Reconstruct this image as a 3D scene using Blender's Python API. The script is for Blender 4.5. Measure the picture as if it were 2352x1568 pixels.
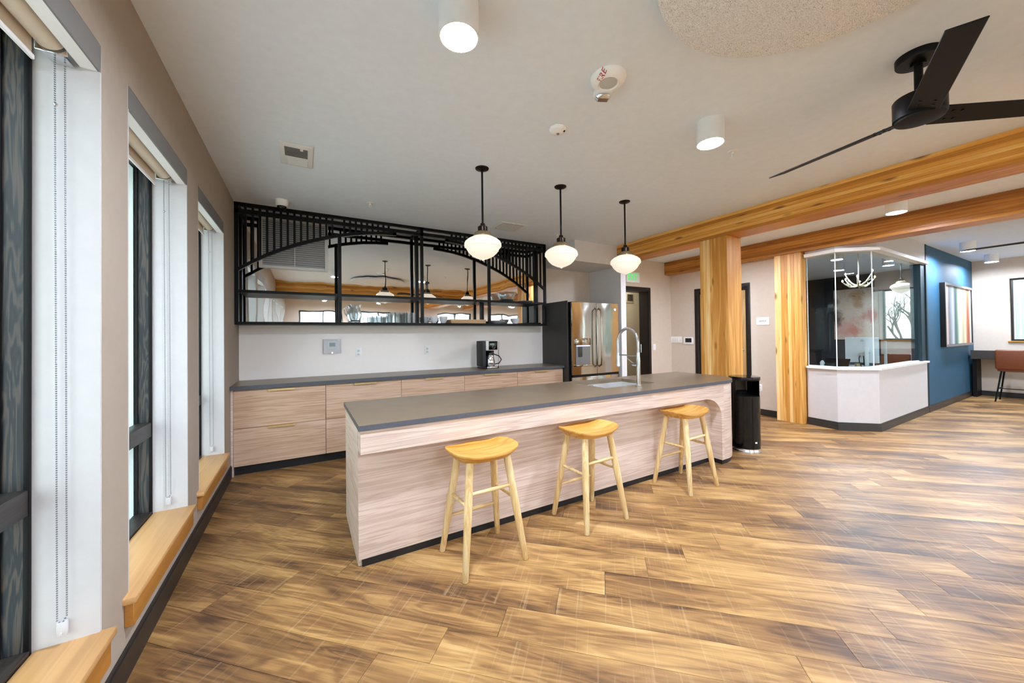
import bpy, bmesh, math, random
from mathutils import Vector, Matrix
random.seed(7)
for o in list(bpy.data.objects): bpy.data.objects.remove(o, do_unlink=True)
scene = bpy.context.scene
COL = scene.collection
PI = math.pi

# ------------------------------------------------------------------ camera
CAM_H = 1.325
def camera():
    f, yaw, pitch, roll = 834.82, .51932, .01022, -.01199
    cy, sy = math.cos(yaw), math.sin(yaw)
    F = Vector((sy, cy, 0)); R = Vector((cy, -sy, 0)); U = Vector((0, 0, 1))
    F, U = math.cos(pitch)*F + math.sin(pitch)*U, math.cos(pitch)*U - math.sin(pitch)*F
    R, U = math.cos(roll)*R + math.sin(roll)*U, math.cos(roll)*U - math.sin(roll)*R
    cd = bpy.data.cameras.new('camera'); c = bpy.data.objects.new('camera', cd); COL.objects.link(c)
    cd.sensor_width = 36; cd.sensor_fit = 'HORIZONTAL'; cd.lens = f/2352*36
    cd.shift_y = -21.5/2352; cd.clip_start = .05; cd.clip_end = 200
    m = Matrix((R, U, -F)).transposed().to_4x4(); m.translation = (0, 0, CAM_H)
    c.matrix_world = m; scene.camera = c
camera()
# ------------------------------------------------------------------ world, exposure
EXPOSURE = 1.6
SKY = 1.8
DOWNLIGHT = 350.0
GLOBE = 0.28
w = bpy.data.worlds.new('sky'); scene.world = w; w.use_nodes = True
bg = w.node_tree.nodes['Background']; bg.inputs[0].default_value = (.84, .92, 1, 1); bg.inputs[1].default_value = SKY
vs = scene.view_settings
vs.view_transform = 'Standard'; vs.look = 'None'; vs.gamma = 1; vs.use_curve_mapping = False; vs.exposure = EXPOSURE
def portal(loc, rot, sx, sy):
    l = bpy.data.lights.new('window_portal', 'AREA'); l.shape = 'RECTANGLE'; l.size = sx; l.size_y = sy
    l.cycles.is_portal = True
    o = bpy.data.objects.new('window_portal', l); COL.objects.link(o); o.location = loc; o.rotation_euler = rot
    return o

# ------------------------------------------------------------------ colours, node helpers
def lin(h):
    h = h.lstrip('#'); v = [int(h[i:i+2], 16)/255 for i in (0, 2, 4)]
    return tuple(x/12.92 if x <= .04045 else ((x+.055)/1.055)**2.4 for x in v) + (1,)
class NT:
    def __init__(s, name):
        s.m = bpy.data.materials.new(name); s.m.use_nodes = True; s.t = s.m.node_tree; s.n = s.t.nodes
        s.bsdf = s.n['Principled BSDF']; s.out = s.n['Material Output']
    def add(s, typ, ins=None, **kw):
        nd = s.n.new(typ)
        for k, v in kw.items(): setattr(nd, k, v)
        for k, v in (ins or {}).items():
            if isinstance(v, bpy.types.NodeSocket): s.t.links.new(v, nd.inputs[k])
            else: nd.inputs[k].default_value = v
        return nd
    def link(s, a, b): s.t.links.new(a, b)
    def math(s, op, a, b=0.0, c=None):
        d = {0: a, 1: b}
        if c is not None: d[2] = c
        return s.add('ShaderNodeMath', d, operation=op).outputs[0]
    def ramp(s, fac, stops, interp='LINEAR'):
        r = s.add('ShaderNodeValToRGB', {'Fac': fac}); e = r.color_ramp.elements; r.color_ramp.interpolation = interp
        while len(e) < len(stops): e.new(.5)
        for el, (p, c) in zip(e, stops): el.position = p; el.color = lin(c) if isinstance(c, str) else c
        return r.outputs[0]
    def mix(s, fac, a, b, mode='MIX'):
        nd = s.add('ShaderNodeMix', data_type='RGBA', blend_type=mode)
        for i, v in ((0, fac), (6, a), (7, b)):
            if isinstance(v, bpy.types.NodeSocket): s.link(v, nd.inputs[i])
            else: nd.inputs[i].default_value = lin(v) if isinstance(v, str) else v
        return nd.outputs[2]
    def noise(s, vec, scale, detail=4, rough=.55, dist=0.0):
        return s.add('ShaderNodeTexNoise', {'Vector': vec, 'Scale': scale, 'Detail': detail, 'Roughness': rough, 'Distortion': dist}).outputs[0]
    def obj(s): return s.add('ShaderNodeTexCoord').outputs['Object']
    def scale(s, vec, sc): return s.add('ShaderNodeMapping', {'Vector': vec, 'Scale': sc}).outputs[0]
    def bump(s, h, strength, dist=.01):
        b = s.add('ShaderNodeBump', {'Height': h, 'Strength': strength, 'Distance': dist}); s.link(b.outputs[0], s.bsdf.inputs['Normal'])
    def set(s, **kw):
        for k, v in kw.items():
            i = s.bsdf.inputs[k.replace('_', ' ')]
            if isinstance(v, bpy.types.NodeSocket): s.link(v, i)
            else: i.default_value = v
        return s.m
M = {}
def plain(name, col, rough=.5, metal=0.0, spec=.5, vary=.05, scale=18.0, bump=0.0, bscale=250.0, coat=0.0):
    t = NT(name); v = t.obj(); n = t.noise(v, scale, 3)
    c = lin(col); lo = tuple(x*(1-vary) for x in c[:3])+(1,); hi = tuple(min(1, x*(1+vary)) for x in c[:3])+(1,)
    t.set(Base_Color=t.mix(n, lo, hi), Roughness=rough, Metallic=metal, Specular_IOR_Level=spec, Coat_Weight=coat)
    if bump: t.bump(t.noise(v, bscale, 2), bump, .002)
    M[name] = t.m; return t.m
def wood(name, dark, mid, light, axis='X', fine=1.0, rings=7.0, ringmix=.45, rough=.45, var=.25, island=False, knots=None, bump=.06, stretch=14.0, coat=0.0, streak=.55):
    t = NT(name); v = t.obj()
    rnd = t.add('ShaderNodeObjectInfo').outputs['Random']
    if island:
        ri = t.add('ShaderNodeNewGeometry').outputs['Random Per Island']; rnd = t.math('FRACT', t.math('ADD', rnd, ri))
    off = t.add('ShaderNodeCombineXYZ', {0: t.math('MULTIPLY', rnd, 37.0), 1: t.math('MULTIPLY', rnd, 23.0), 2: t.math('MULTIPLY', rnd, 11.0)}).outputs[0]
    p = t.add('ShaderNodeVectorMath', {0: v, 1: off}, operation='ADD').outputs[0]
    a = 1.0/stretch
    sc = {'X': (a, 1, 1), 'Y': (1, a, 1), 'Z': (1, 1, a), 'H': (a, a, 1)}[axis]
    q = t.scale(p, tuple(x*fine for x in sc))
    n1 = t.noise(q, 9, 3, .5, .5)                       # broad figure
    sn = t.math('SINE', t.math('MULTIPLY', n1, rings*6.283))
    ring = t.math('MULTIPLY_ADD', sn, .5, .5)
    sc2 = tuple(x if x < 1 else 1 for x in sc)
    st = t.noise(t.scale(p, tuple(x*fine*(6 if x == 1 else .5) for x in sc2)), 22, 4, .65)
    patch = t.noise(t.scale(p, tuple(x*(1 if x == 1 else 5) for x in sc)), 2.6, 2)
    fac = t.math('ADD', t.math('MULTIPLY', ring, ringmix), t.math('MULTIPLY', st, streak))
    fac = t.math('ADD', fac, t.math('MULTIPLY_ADD', patch, .5, -.25))
    fac = t.math('ADD', fac, t.math('MULTIPLY_ADD', rnd, var*2, -var))
    colr = t.ramp(fac, [(.12, dark), (.48, mid), (.85, light)])
    if knots:
        kv = t.add('ShaderNodeTexVoronoi', {'Vector': t.scale(p, {'X': (2.6, 7, 7), 'Y': (7, 2.6, 7), 'Z': (7, 7, 2.6)}[axis]), 'Scale': 1.0}).outputs['Distance']
        colr = t.mix(t.ramp(kv, [(.09, (.85, .85, .85, 1)), (.20, (0, 0, 0, 1))]), colr, knots)
    t.set(Base_Color=colr, Roughness=rough, Coat_Weight=coat, Coat_Roughness=.25)
    t.bump(st, bump, .002)
    M[name] = t.m; return t.m
def emit(name, col, strength, base='#ffffff'):
    t = NT(name); n = t.noise(t.obj(), 6, 1)
    t.set(Base_Color=lin(base), Emission_Color=t.mix(t.math('MULTIPLY', n, .15), lin(col), lin(base)), Emission_Strength=strength, Roughness=.4)
    M[name] = t.m; return t.m
def pane(name, tint, refl=.06, rough=.0):
    t = NT(name); t.n.remove(t.bsdf)
    tr = t.add('ShaderNodeBsdfTransparent', {0: lin(tint)}); gl = t.add('ShaderNodeBsdfGlossy', {0: (1, 1, 1, 1), 'Roughness': rough})
    bf = t.add('ShaderNodeNewGeometry').outputs['Backfacing']; fr = t.add('ShaderNodeFresnel', {0: t.math('MULTIPLY_ADD', bf, 1/1.45-1.45, 1.45)}).outputs[0]
    mx = t.add('ShaderNodeMixShader', {0: t.math('MULTIPLY', fr, refl/.08)}); t.link(tr.outputs[0], mx.inputs[1]); t.link(gl.outputs[0], mx.inputs[2])
    t.link(mx.outputs[0], t.out.inputs[0]); M[name] = t.m; return t.m

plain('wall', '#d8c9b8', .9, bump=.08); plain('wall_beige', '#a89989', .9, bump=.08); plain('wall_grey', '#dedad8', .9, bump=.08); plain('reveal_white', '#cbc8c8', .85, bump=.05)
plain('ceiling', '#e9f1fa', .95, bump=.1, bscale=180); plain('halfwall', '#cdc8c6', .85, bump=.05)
plain('blue_wall', '#235470', .6, vary=.18, scale=60, bump=.35, bscale=160); plain('dark_teal', '#12303a', .6)
plain('baseboard', '#2b2623', .45); plain('grey_base', '#322f2e', .4)
plain('black_metal', '#060607', .42, spec=.22); plain('black_matte', '#0b0a0a', .55, spec=.25); plain('black_gloss', '#030304', .10, spec=.4)
plain('toe_kick', '#15161a', .4)
plain('white_paint', '#ecebe9', .45, vary=.02); plain('white_plastic', '#fbfaf8', .4, vary=.02); plain('vent_grey', '#8b8d8f', .6)
plain('fascia_grey', '#7b7875', .45, vary=.03); plain('grille_pale', '#c4c3bf', .6); plain('backsplash', '#fdf5ee', .5, vary=.02); plain('shade_cream', '#e0d3c0', .8, bump=.2, bscale=700); plain('hem_white', '#f2f0ee', .4)
plain('sink_steel', '#cfcdc9', .38, metal=.45, vary=.03); plain('chrome', '#dcdde0', .09, metal=1, vary=.02); plain('steel_chain', '#86868a', .35, metal=.8)
plain('stone_top', '#7a6853', .33, vary=.22, scale=9, bump=.1, bscale=120); plain('stone_edge', '#50535b', .45, vary=.15, scale=60)
plain('brass', '#e6cb94', .35, metal=1, vary=.03); plain('bronze', '#2c221b', .3, metal=.8); plain('shoulder_brass', '#8d7a5c', .25, metal=.6)
plain('ceramic', '#e4e6ea', .25, vary=.02); plain('leather', '#743a17', .5, vary=.2, scale=40, bump=.3, bscale=300)
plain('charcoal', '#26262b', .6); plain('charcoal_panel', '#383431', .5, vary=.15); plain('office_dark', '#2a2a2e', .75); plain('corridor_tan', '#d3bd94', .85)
plain('screen_dark', '#1e2126', .2); plain('lcd', '#7f9488', .3); plain('monitor_white', '#e3e8ee', .4, vary=.02)
plain('antler', '#cbbfa0', .6, vary=.2, scale=30); plain('red_print', '#c03a44', .6); plain('ink', '#5a524c', .6); plain('bark', '#5b4d44', .9, vary=.3)
plain('bounce_ground', '#cfcfcb', .95, vary=.1, scale=4); plain('house_wall', '#d8d2cd', .9); plain('house_red', '#b06a62', .9); plain('house_roof', '#6d6a6c', .9); plain('vinyl', '#dfe3e1', .45)
plain('door_dark', '#1d1614', .4)
wood('stained', '#0d0f12', '#1f2328', '#4a4038', 'Z', 2.2, rings=9, ringmix=.55, rough=.42, var=.05, stretch=10)
wood('stained_h', '#171310', '#2a2421', '#3f342c', 'Y', 2.2, rings=9, ringmix=.35, rough=.42, var=.05)
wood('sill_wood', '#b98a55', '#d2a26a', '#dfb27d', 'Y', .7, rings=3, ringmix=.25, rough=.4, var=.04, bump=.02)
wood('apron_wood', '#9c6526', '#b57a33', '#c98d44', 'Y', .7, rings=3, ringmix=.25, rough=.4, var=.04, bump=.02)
wood('laminate', '#a48b7b', '#d3bbab', '#e8d8cb', 'H', 3.0, rings=5, ringmix=.24, rough=.5, var=.05, stretch=26, bump=.02, streak=.85)
wood('laminate_v', '#a48b7b', '#d3bbab', '#e8d8cb', 'H', 3.0, rings=5, ringmix=.24, rough=.5, var=.05, stretch=26, bump=.02, streak=.85)
wood('laminate_cab', '#94704f', '#c9a486', '#e0c3a8', 'H', 3.0, rings=5, ringmix=.26, rough=.5, var=.05, stretch=26, bump=.02, streak=.85)
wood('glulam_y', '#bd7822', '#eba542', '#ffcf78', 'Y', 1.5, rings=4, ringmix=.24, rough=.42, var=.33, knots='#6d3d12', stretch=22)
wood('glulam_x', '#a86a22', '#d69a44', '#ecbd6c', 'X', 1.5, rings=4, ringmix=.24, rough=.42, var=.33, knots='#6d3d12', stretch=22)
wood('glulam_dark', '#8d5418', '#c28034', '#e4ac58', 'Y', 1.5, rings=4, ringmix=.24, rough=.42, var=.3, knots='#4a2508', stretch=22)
wood('glulam_z', '#cb8a38', '#f2bb68', '#ffdda2', 'Z', 1.5, rings=4, ringmix=.24, rough=.42, var=.33, knots='#7a4718', stretch=22)
wood('stool_leg', '#c79c5e', '#e2c48e', '#efdcb4', 'Z', 2.6, rings=4, ringmix=.3, rough=.45, var=.08, stretch=18)
wood('stool_seat', '#a96d22', '#cd943f', '#e0b064', 'X', 1.4, rings=4, ringmix=.35, rough=.38, var=.08, stretch=12)
wood('stool_rung', '#c79c5e', '#e2c48e', '#efdcb4', 'X', 2.6, rings=4, ringmix=.3, rough=.45, var=.08, stretch=18)
wood('door_wood', '#b98c52', '#d0a76c', '#dcb981', 'Z', 1.2, rings=5, ringmix=.35, rough=.4, var=.03)
wood('board_wood', '#b98c5a', '#d3ab7c', '#dfc097', 'X', 1.2, rings=4, ringmix=.3, rough=.5, var=.03)
# floor planks: light and dark oak vinyl, fine saw marks across the grain
def floor_material():
    t = NT('floor_plank'); v = t.obj()
    rnd = t.math('FRACT', t.math('ADD', t.add('ShaderNodeObjectInfo').outputs['Random'], t.add('ShaderNodeNewGeometry').outputs['Random Per Island']))
    off = t.add('ShaderNodeCombineXYZ', {0: t.math('MULTIPLY', rnd, 41.0), 1: t.math('MULTIPLY', rnd, 29.0), 2: 0.0}).outputs[0]
    p = t.add('ShaderNodeVectorMath', {0: v, 1: off}, operation='ADD').outputs[0]
    n1 = t.noise(t.scale(p, (.13, 1, 1)), 8, 3, .5, 1.2)
    ring = t.math('MULTIPLY_ADD', t.math('SINE', t.math('MULTIPLY', n1, 46.0)), .5, .5)
    st = t.noise(t.scale(p, (.07, 2.4, 1)), 30, 5, .7)
    patch = t.noise(t.scale(p, (.5, 2.2, 1)), 2.4, 3, .55, .4)
    fac = t.math('ADD', t.math('MULTIPLY', ring, .16), t.math('MULTIPLY', st, .55))
    fac = t.math('ADD', fac, t.math('MULTIPLY_ADD', patch, 1.5, -.72))
    fac = t.math('ADD', fac, t.math('MULTIPLY_ADD', rnd, .30, -.13))
    c = t.ramp(fac, [(.08, '#553a24'), (.36, '#876139'), (.62, '#b18852'), (.95, '#cfa972')])
    saw = t.noise(t.scale(p, (1, .03, 1)), 55, 2, .6)
    c = t.mix(t.ramp(saw, [(.58, (0, 0, 0, 1)), (.72, (.17, .17, .17, 1))]), c, '#e2c79a')
    t.set(Base_Color=c, Roughness=.42, Specular_IOR_Level=.5)
    t.bump(t.math('ADD', st, t.math('MULTIPLY', saw, .4)), .05, .002); M['plank'] = t.m
floor_material()
def cloud_material():
    t = NT('wood_wool'); v = t.obj()
    wv = t.noise(v, 14, 2); vv = t.add('ShaderNodeVectorMath', {0: v, 1: t.add('ShaderNodeTexNoise', {'Vector': v, 'Scale': 22.0}).outputs[1]}, operation='MULTIPLY_ADD')
    vv.inputs[1].default_value = (1, 1, 1)
    a = t.add('ShaderNodeTexVoronoi', {'Vector': v, 'Scale': 95.0}, feature='DISTANCE_TO_EDGE').outputs[0]
    n = t.noise(t.scale(v, (1, 2.2, 1)), 48, 4, .75, 3.5)
    c = t.ramp(n, [(.34, '#a6a4a0'), (.45, '#e2e3e3'), (.58, '#fbfcfd')])
    t.set(Base_Color=c, Roughness=.95); t.bump(n, .5, .004); M['wood_wool'] = t.m
cloud_material()
def steel_material():
    t = NT('stainless'); v = t.obj(); n = t.noise(t.scale(v, (1.5, 1, .6)), 2.0, 2)
    t.set(Base_Color=lin('#b9b4ad'), Metallic=1.0, Roughness=.12); t.bump(n, .35, .02); M['stainless'] = t.m
    t = NT('mirror'); n = t.noise(t.scale(t.obj(), (1, 1, .55)), 2.6, 2)
    t.set(Base_Color=lin('#e6e6e4'), Metallic=1.0, Roughness=.015); t.bump(n, .10, .02); M['mirror'] = t.m
steel_material()
pane('window_glass', '#eef4f2', .05); pane('screen_glass', '#eaf0f0', .03); pane('clear_plastic', '#f1f0f2', .04)
def tableware_glass():
    t = NT('tumbler_glass'); n = t.noise(t.obj(), 40, 2)
    t.set(Base_Color=t.mix(n, '#dfe5e8', '#f6f8f9'), Roughness=.06, Transmission_Weight=.94, IOR=1.45); M['tumbler_glass'] = t.m
tableware_glass()
emit('lamp_white', '#dae8ff', DOWNLIGHT); emit('globe', '#fff0dc', GLOBE, '#a39a8c'); emit('exit_green', '#0fd860', .38, '#0fc45a'); emit('candle', '#ffd9a0', 2.5); emit('lcd_blue', '#7b7cff', .25)
def art_material():
    t = NT('striped_canvas'); v = t.obj()
    x = t.add('ShaderNodeSeparateXYZ', {0: v}).outputs
    wob = t.noise(t.scale(v, (2, 1, .35)), 5, 3)
    u = t.math('ADD', x[0], t.math('MULTIPLY_ADD', wob, .12, -.06))
    u = t.math('MULTIPLY_ADD', u, 1/1.86, .5)
    c = t.ramp(u, [(.0, '#e8dcd6'), (.08, '#d9c0b4'), (.14, '#77707a'), (.22, '#9aa7b5'), (.28, '#d7dde0'), (.36, '#4a5f78'), (.42, '#5f8c6a'), (.50, '#dfe3d2'), (.58, '#e9e2cc'), (.66, '#c7b98f'), (.74, '#e8dfc2'), (.80, '#d98a60'), (.86, '#a64f38'), (.92, '#cf8d6d'), (.97, '#efe9df'), (1.0, '#e6ded2')])
    t.set(Base_Color=c, Roughness=.6); M['stripes'] = t.m
    t = NT('blush_canvas'); v = t.obj(); n = t.noise(v, 4.0, 5, .6, .6); c = t.mix(n, '#e2c6aa', '#f0dcc8')
    for (y, z), rad, colr, am in (((.12, .30), .40, '#e0a492', .8), ((.02, .22), .20, '#d9806c', .7), ((-.30, .62), .24, '#d67a66', .85), ((-.02, 1.08), .22, '#c79a68', .8), ((-.06, .86), .13, '#c9a078', .8), ((.40, .55), .26, '#54423c', .95), ((.42, .95), .16, '#8b7263', .8)):
        d = t.add('ShaderNodeVectorMath', {0: v}, operation='DISTANCE'); d.inputs[1].default_value = (0, y, z)
        f_ = t.math('SUBTRACT', t.math('DIVIDE', d.outputs['Value'], rad), t.math('MULTIPLY_ADD', n, 1.6, -.8))
        c = t.mix(t.ramp(f_, [(.35, (am, am, am, 1)), (.9, (0, 0, 0, 1))]), c, colr)
    n3 = t.noise(v, 2.6, 1, .5, 2.4); ln = t.math('ABSOLUTE', t.math('SUBTRACT', n3, .5))
    c = t.mix(t.ramp(ln, [(.0, (.6, .6, .6, 1)), (.007, (0, 0, 0, 1))]), c, '#6b5850')
    t.set(Base_Color=c, Roughness=.7); M['blush'] = t.m
art_material()

# ------------------------------------------------------------------ mesh helpers
def B(): return bmesh.new()
def box(bm, x0, x1, y0, y1, z0, z1):
    v = [bm.verts.new(p) for p in ((x0, y0, z0), (x1, y0, z0), (x1, y1, z0), (x0, y1, z0), (x0, y0, z1), (x1, y0, z1), (x1, y1, z1), (x0, y1, z1))]
    for f in ((0, 3, 2, 1), (4, 5, 6, 7), (0, 1, 5, 4), (1, 2, 6, 5), (2, 3, 7, 6), (3, 0, 4, 7)): bm.faces.new([v[i] for i in f])
    return bm
def bbox(*a): return box(B(), *a)
def bevel(bm, wd, seg=2):
    bmesh.ops.bevel(bm, geom=list(bm.edges), offset=wd, segments=seg, affect='EDGES', profile=.5, clamp_overlap=True); return bm
def rbox(x0, x1, y0, y1, z0, z1, wd, seg=2): return bevel(bbox(x0, x1, y0, y1, z0, z1), wd, seg)
def ring_pts(c, u, v, r, n): return [c + u*(r*math.cos(2*PI*i/n)) + v*(r*math.sin(2*PI*i/n)) for i in range(n)]
def frame_of(d):
    d = d.normalized(); a = Vector((0, 0, 1)) if abs(d.z) < .9 else Vector((1, 0, 0))
    u = d.cross(a).normalized(); return u, d.cross(u).normalized()
def skin(bm, rings, cap=True, close=False):
    R = [[bm.verts.new(p) for p in r] for r in rings]; n = len(R[0])
    for a, b in list(zip(R, R[1:])) + ([(R[-1], R[0])] if close else []):
        for i in range(n): bm.faces.new((a[i], a[(i+1) % n], b[(i+1) % n], b[i]))
    if cap and not close:
        bm.faces.new(R[0][::-1]); bm.faces.new(R[-1])
    return bm
def cyl(bm, p0, p1, r0, r1=None, n=16):
    p0, p1 = Vector(p0), Vector(p1); u, v = frame_of(p1-p0)
    return skin(bm, [ring_pts(p0, u, v, r0, n), ring_pts(p1, u, v, r0 if r1 is None else r1, n)])
def tube(bm, pts, r, n=8, close=False):
    P = [Vector(p) for p in pts]; rs = r if isinstance(r, (list, tuple)) else [r]*len(P); rings = []
    u = None
    for i, p in enumerate(P):
        if close: d = P[(i+1) % len(P)]-P[i-1]
        else: d = P[min(i+1, len(P)-1)]-P[max(i-1, 0)]
        d.normalize()
        if u is None: u, v = frame_of(d)
        else:
            u = (u - d*u.dot(d)).normalized(); v = d.cross(u).normalized()
        rings.append(ring_pts(p, u, v, rs[i], n))
    return skin(bm, rings, close=close)
def lathe(bm, prof, c=(0, 0, 0), n=32, cap=True):
    c = Vector(c); X, Y = Vector((1, 0, 0)), Vector((0, 1, 0)); rings = []
    for r, z in prof: rings.append(ring_pts(c+Vector((0, 0, z)), X, Y, max(r, 1e-4), n))
    return skin(bm, rings, cap=cap)
def prism(bm, poly, z0, z1):
    a = [bm.verts.new((x, y, z0)) for x, y in poly]; b = [bm.verts.new((x, y, z1)) for x, y in poly]; n = len(poly)
    bm.faces.new(a[::-1]); bm.faces.new(b)
    for i in range(n): bm.faces.new((a[i], a[(i+1) % n], b[(i+1) % n], b[i]))
    return bm
def prism_xz(bm, poly, y0, y1):
    a = [bm.verts.new((x, y0, z)) for x, z in poly]; b = [bm.verts.new((x, y1, z)) for x, z in poly]; n = len(poly)
    bm.faces.new(a); bm.faces.new(b[::-1])
    for i in range(n): bm.faces.new((a[i], b[i], b[(i+1) % n], a[(i+1) % n]))
    return bm
def sphere(bm, c, r, n=10):
    bmesh.ops.create_uvsphere(bm, u_segments=n, v_segments=max(4, n//2), radius=r, matrix=Matrix.Translation(c)); return bm
def rotate(bm, ang, axis='Z', cent=(0, 0, 0)):
    bmesh.ops.rotate(bm, verts=bm.verts, cent=cent, matrix=Matrix.Rotation(ang, 3, axis)); return bm
def move(bm, d): bmesh.ops.translate(bm, verts=bm.verts, vec=d); return bm
def text_bm(body, size, depth=.001):
    cu = bpy.data.curves.new('t', 'FONT'); cu.body = body; cu.size = size; cu.extrude = depth; cu.align_x = 'CENTER'; cu.align_y = 'CENTER'
    o = bpy.data.objects.new('t', cu); COL.objects.link(o)
    me = bpy.data.meshes.new_from_object(o.evaluated_get(bpy.context.evaluated_depsgraph_get()))
    bm = B(); bm.from_mesh(me); bpy.data.objects.remove(o); bpy.data.curves.remove(cu); bpy.data.meshes.remove(me); return bm
def to_mesh(name, bm, mat):
    bmesh.ops.recalc_face_normals(bm, faces=bm.faces)
    me = bpy.data.meshes.new(name); bm.to_mesh(me); bm.free()
    me.materials.append(M[mat] if isinstance(mat, str) else mat)
    me.polygons.foreach_set('use_smooth', [True]*len(me.polygons)); me.set_sharp_from_angle(angle=math.radians(38))
    return me
def tag(o, label=None, cat=None, group=None, kind=None):
    for k, v in (('label', label), ('category', cat), ('group', group), ('kind', kind)):
        if v: o[k] = v
    return o
WL = {}
def thing(name, label, cat, loc=(0, 0, 0), group=None, rotz=0.0, kind=None):
    o = bpy.data.objects.new(name, None); COL.objects.link(o); o.empty_display_size = .1
    o.location = loc; o.rotation_euler = (0, 0, rotz); WL[o.name] = Vector(loc); tag(o, label, cat, group, kind); return o
def part(name, bm, mat, parent, local=False, label=None):
    """a mesh under a thing; bm in world axes unless local"""
    base = WL[parent.name]
    if not local: move(bm, -base)
    o = bpy.data.objects.new(name, to_mesh(name, bm, mat)); COL.objects.link(o); o.parent = parent
    WL[o.name] = base
    if label: o['label'] = label
    return o
def single(name, bm, mat, label, cat, group=None, kind=None, origin=None):
    """a thing that is one mesh; its origin is put at its base"""
    if origin is None:
        xs = [v.co for v in bm.verts]; lo = [min(c[i] for c in xs) for i in range(3)]; hi = [max(c[i] for c in xs) for i in range(3)]
        origin = ((lo[0]+hi[0])/2, (lo[1]+hi[1])/2, lo[2])
    move(bm, -Vector(origin))
    o = bpy.data.objects.new(name, to_mesh(name, bm, mat)); COL.objects.link(o); o.location = origin; WL[o.name] = Vector(origin)
    return tag(o, label, cat, group, kind)
def struct(name, bm, mat, label=None):
    return single(name, bm, mat, label, None, kind='structure', origin=(0, 0, 0))
def dup(root, loc, rotz=None, label=None, group=None):
    r = root.copy(); COL.objects.link(r); r.location = loc
    if rotz is not None: r.rotation_euler = (0, 0, rotz)
    if label: r['label'] = label
    if group: r['group'] = group
    WL[r.name] = Vector(loc)
    for ch in list(root.children):
        c = ch.copy(); COL.objects.link(c); c.parent = r
        for g in list(ch.children):
            d = g.copy(); COL.objects.link(d); d.parent = c
    return r

# ================================================================== THE SETTING
CZ = 2.74
LX = -.62; BY = 4.92; RX = 12.0; RY = -5.4; OX = 6.40; EY = 4.75
# ---- floor with diagonal planks
def clip(poly, ax, val, keep_gt):
    out = []
    for i, p in enumerate(poly):
        q = poly[(i+1) % len(poly)]; a = (p[ax]-val)*(1 if keep_gt else -1); b = (q[ax]-val)*(1 if keep_gt else -1)
        if a >= 0: out.append(p)
        if a*b < 0:
            s = a/(a-b); out.append((p[0]+(q[0]-p[0])*s, p[1]+(q[1]-p[1])*s))
    return out
def in_view(x, y):
    d = .4964*x+.868*y; r = .868*x-.4964*y
    if d < .25: return False
    u = 1176+835*r/d; v = 771+835*1.325/d
    return -350 < u < 2700 and v < 1950
def build_floor():
    fl = struct('floor', bbox(LX-.35, RX, RY, 6.4, -.05, -.004), 'toe_kick')
    ang = math.radians(-43.6); ca, sa = math.cos(ang), math.sin(ang)
    Wd, Ln = .187, 1.22; cells = []
    for j in range(-80, 80):
        sh = ((j*7919) % 100)/100*Ln
        for i in range(-14, 16):
            u0 = i*Ln+sh+.12; v0 = j*Wd+.052; g = .0009
            q = [(u0+g, v0+g), (u0+Ln-g, v0+g), (u0+Ln-g, v0+Wd-g), (u0+g, v0+Wd-g)]
            poly = [(a*ca-b*sa, a*sa+b*ca) for a, b in q]
            for ax, val, gt in ((0, LX, True), (0, RX, False), (1, RY, True), (1, 4.95, False)): poly = clip(poly, ax, val, gt) if poly else poly
            if len(poly) < 3: continue
            cx = sum(p[0] for p in poly)/len(poly); cy = sum(p[1] for p in poly)/len(poly)
            ar = abs(sum(poly[k-1][0]*poly[k][1]-poly[k][0]*poly[k-1][1] for k in range(len(poly))))/2
            if ar < .002: continue
            mu, mv = u0+Ln/2, v0+Wd/2
            hid = (.35 < cx < 3.6 and 2.45 < cy < 3.0) or (cy > 4.5 and cx < 4.4) or (cx > OX and cy > 1.9)
            vis = any(in_view(*p) for p in poly+[(cx, cy)]) and not hid
            d = (cx**2+cy**2)/max(ar, .02)
            cells.append((vis, -d, poly, mu, mv))
    vis = sorted([c for c in cells if c[0]], key=lambda c: -c[1])
    near, rest = vis[:300], vis[300:]+[c for c in cells if not c[0]]
    def local(poly, mu, mv): return [(x*ca+y*sa-mu, -x*sa+y*ca-mv) for x, y in poly]
    for _, _, poly, mu, mv in near:
        me = to_mesh('plank', prism(B(), local(poly, mu, mv), -.0045, 0), 'plank')
        o = bpy.data.objects.new('plank', me); COL.objects.link(o); o.parent = fl
        o.location = (mu*ca-mv*sa, mu*sa+mv*ca, 0); o.rotation_euler = (0, 0, ang)
    bm = B()
    for _, _, poly, mu, mv in rest: prism(bm, local(poly, 0, 0), -.0045, 0)
    o = bpy.data.objects.new('plank_field', to_mesh('plank_field', bm, 'plank')); COL.objects.link(o); o.parent = fl; o.rotation_euler = (0, 0, ang); o['kind'] = 'stuff'
build_floor()
struct('ceiling', bbox(LX-.35, RX+.3, RY-.3, 6.4, CZ, CZ+.1), 'ceiling')

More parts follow.
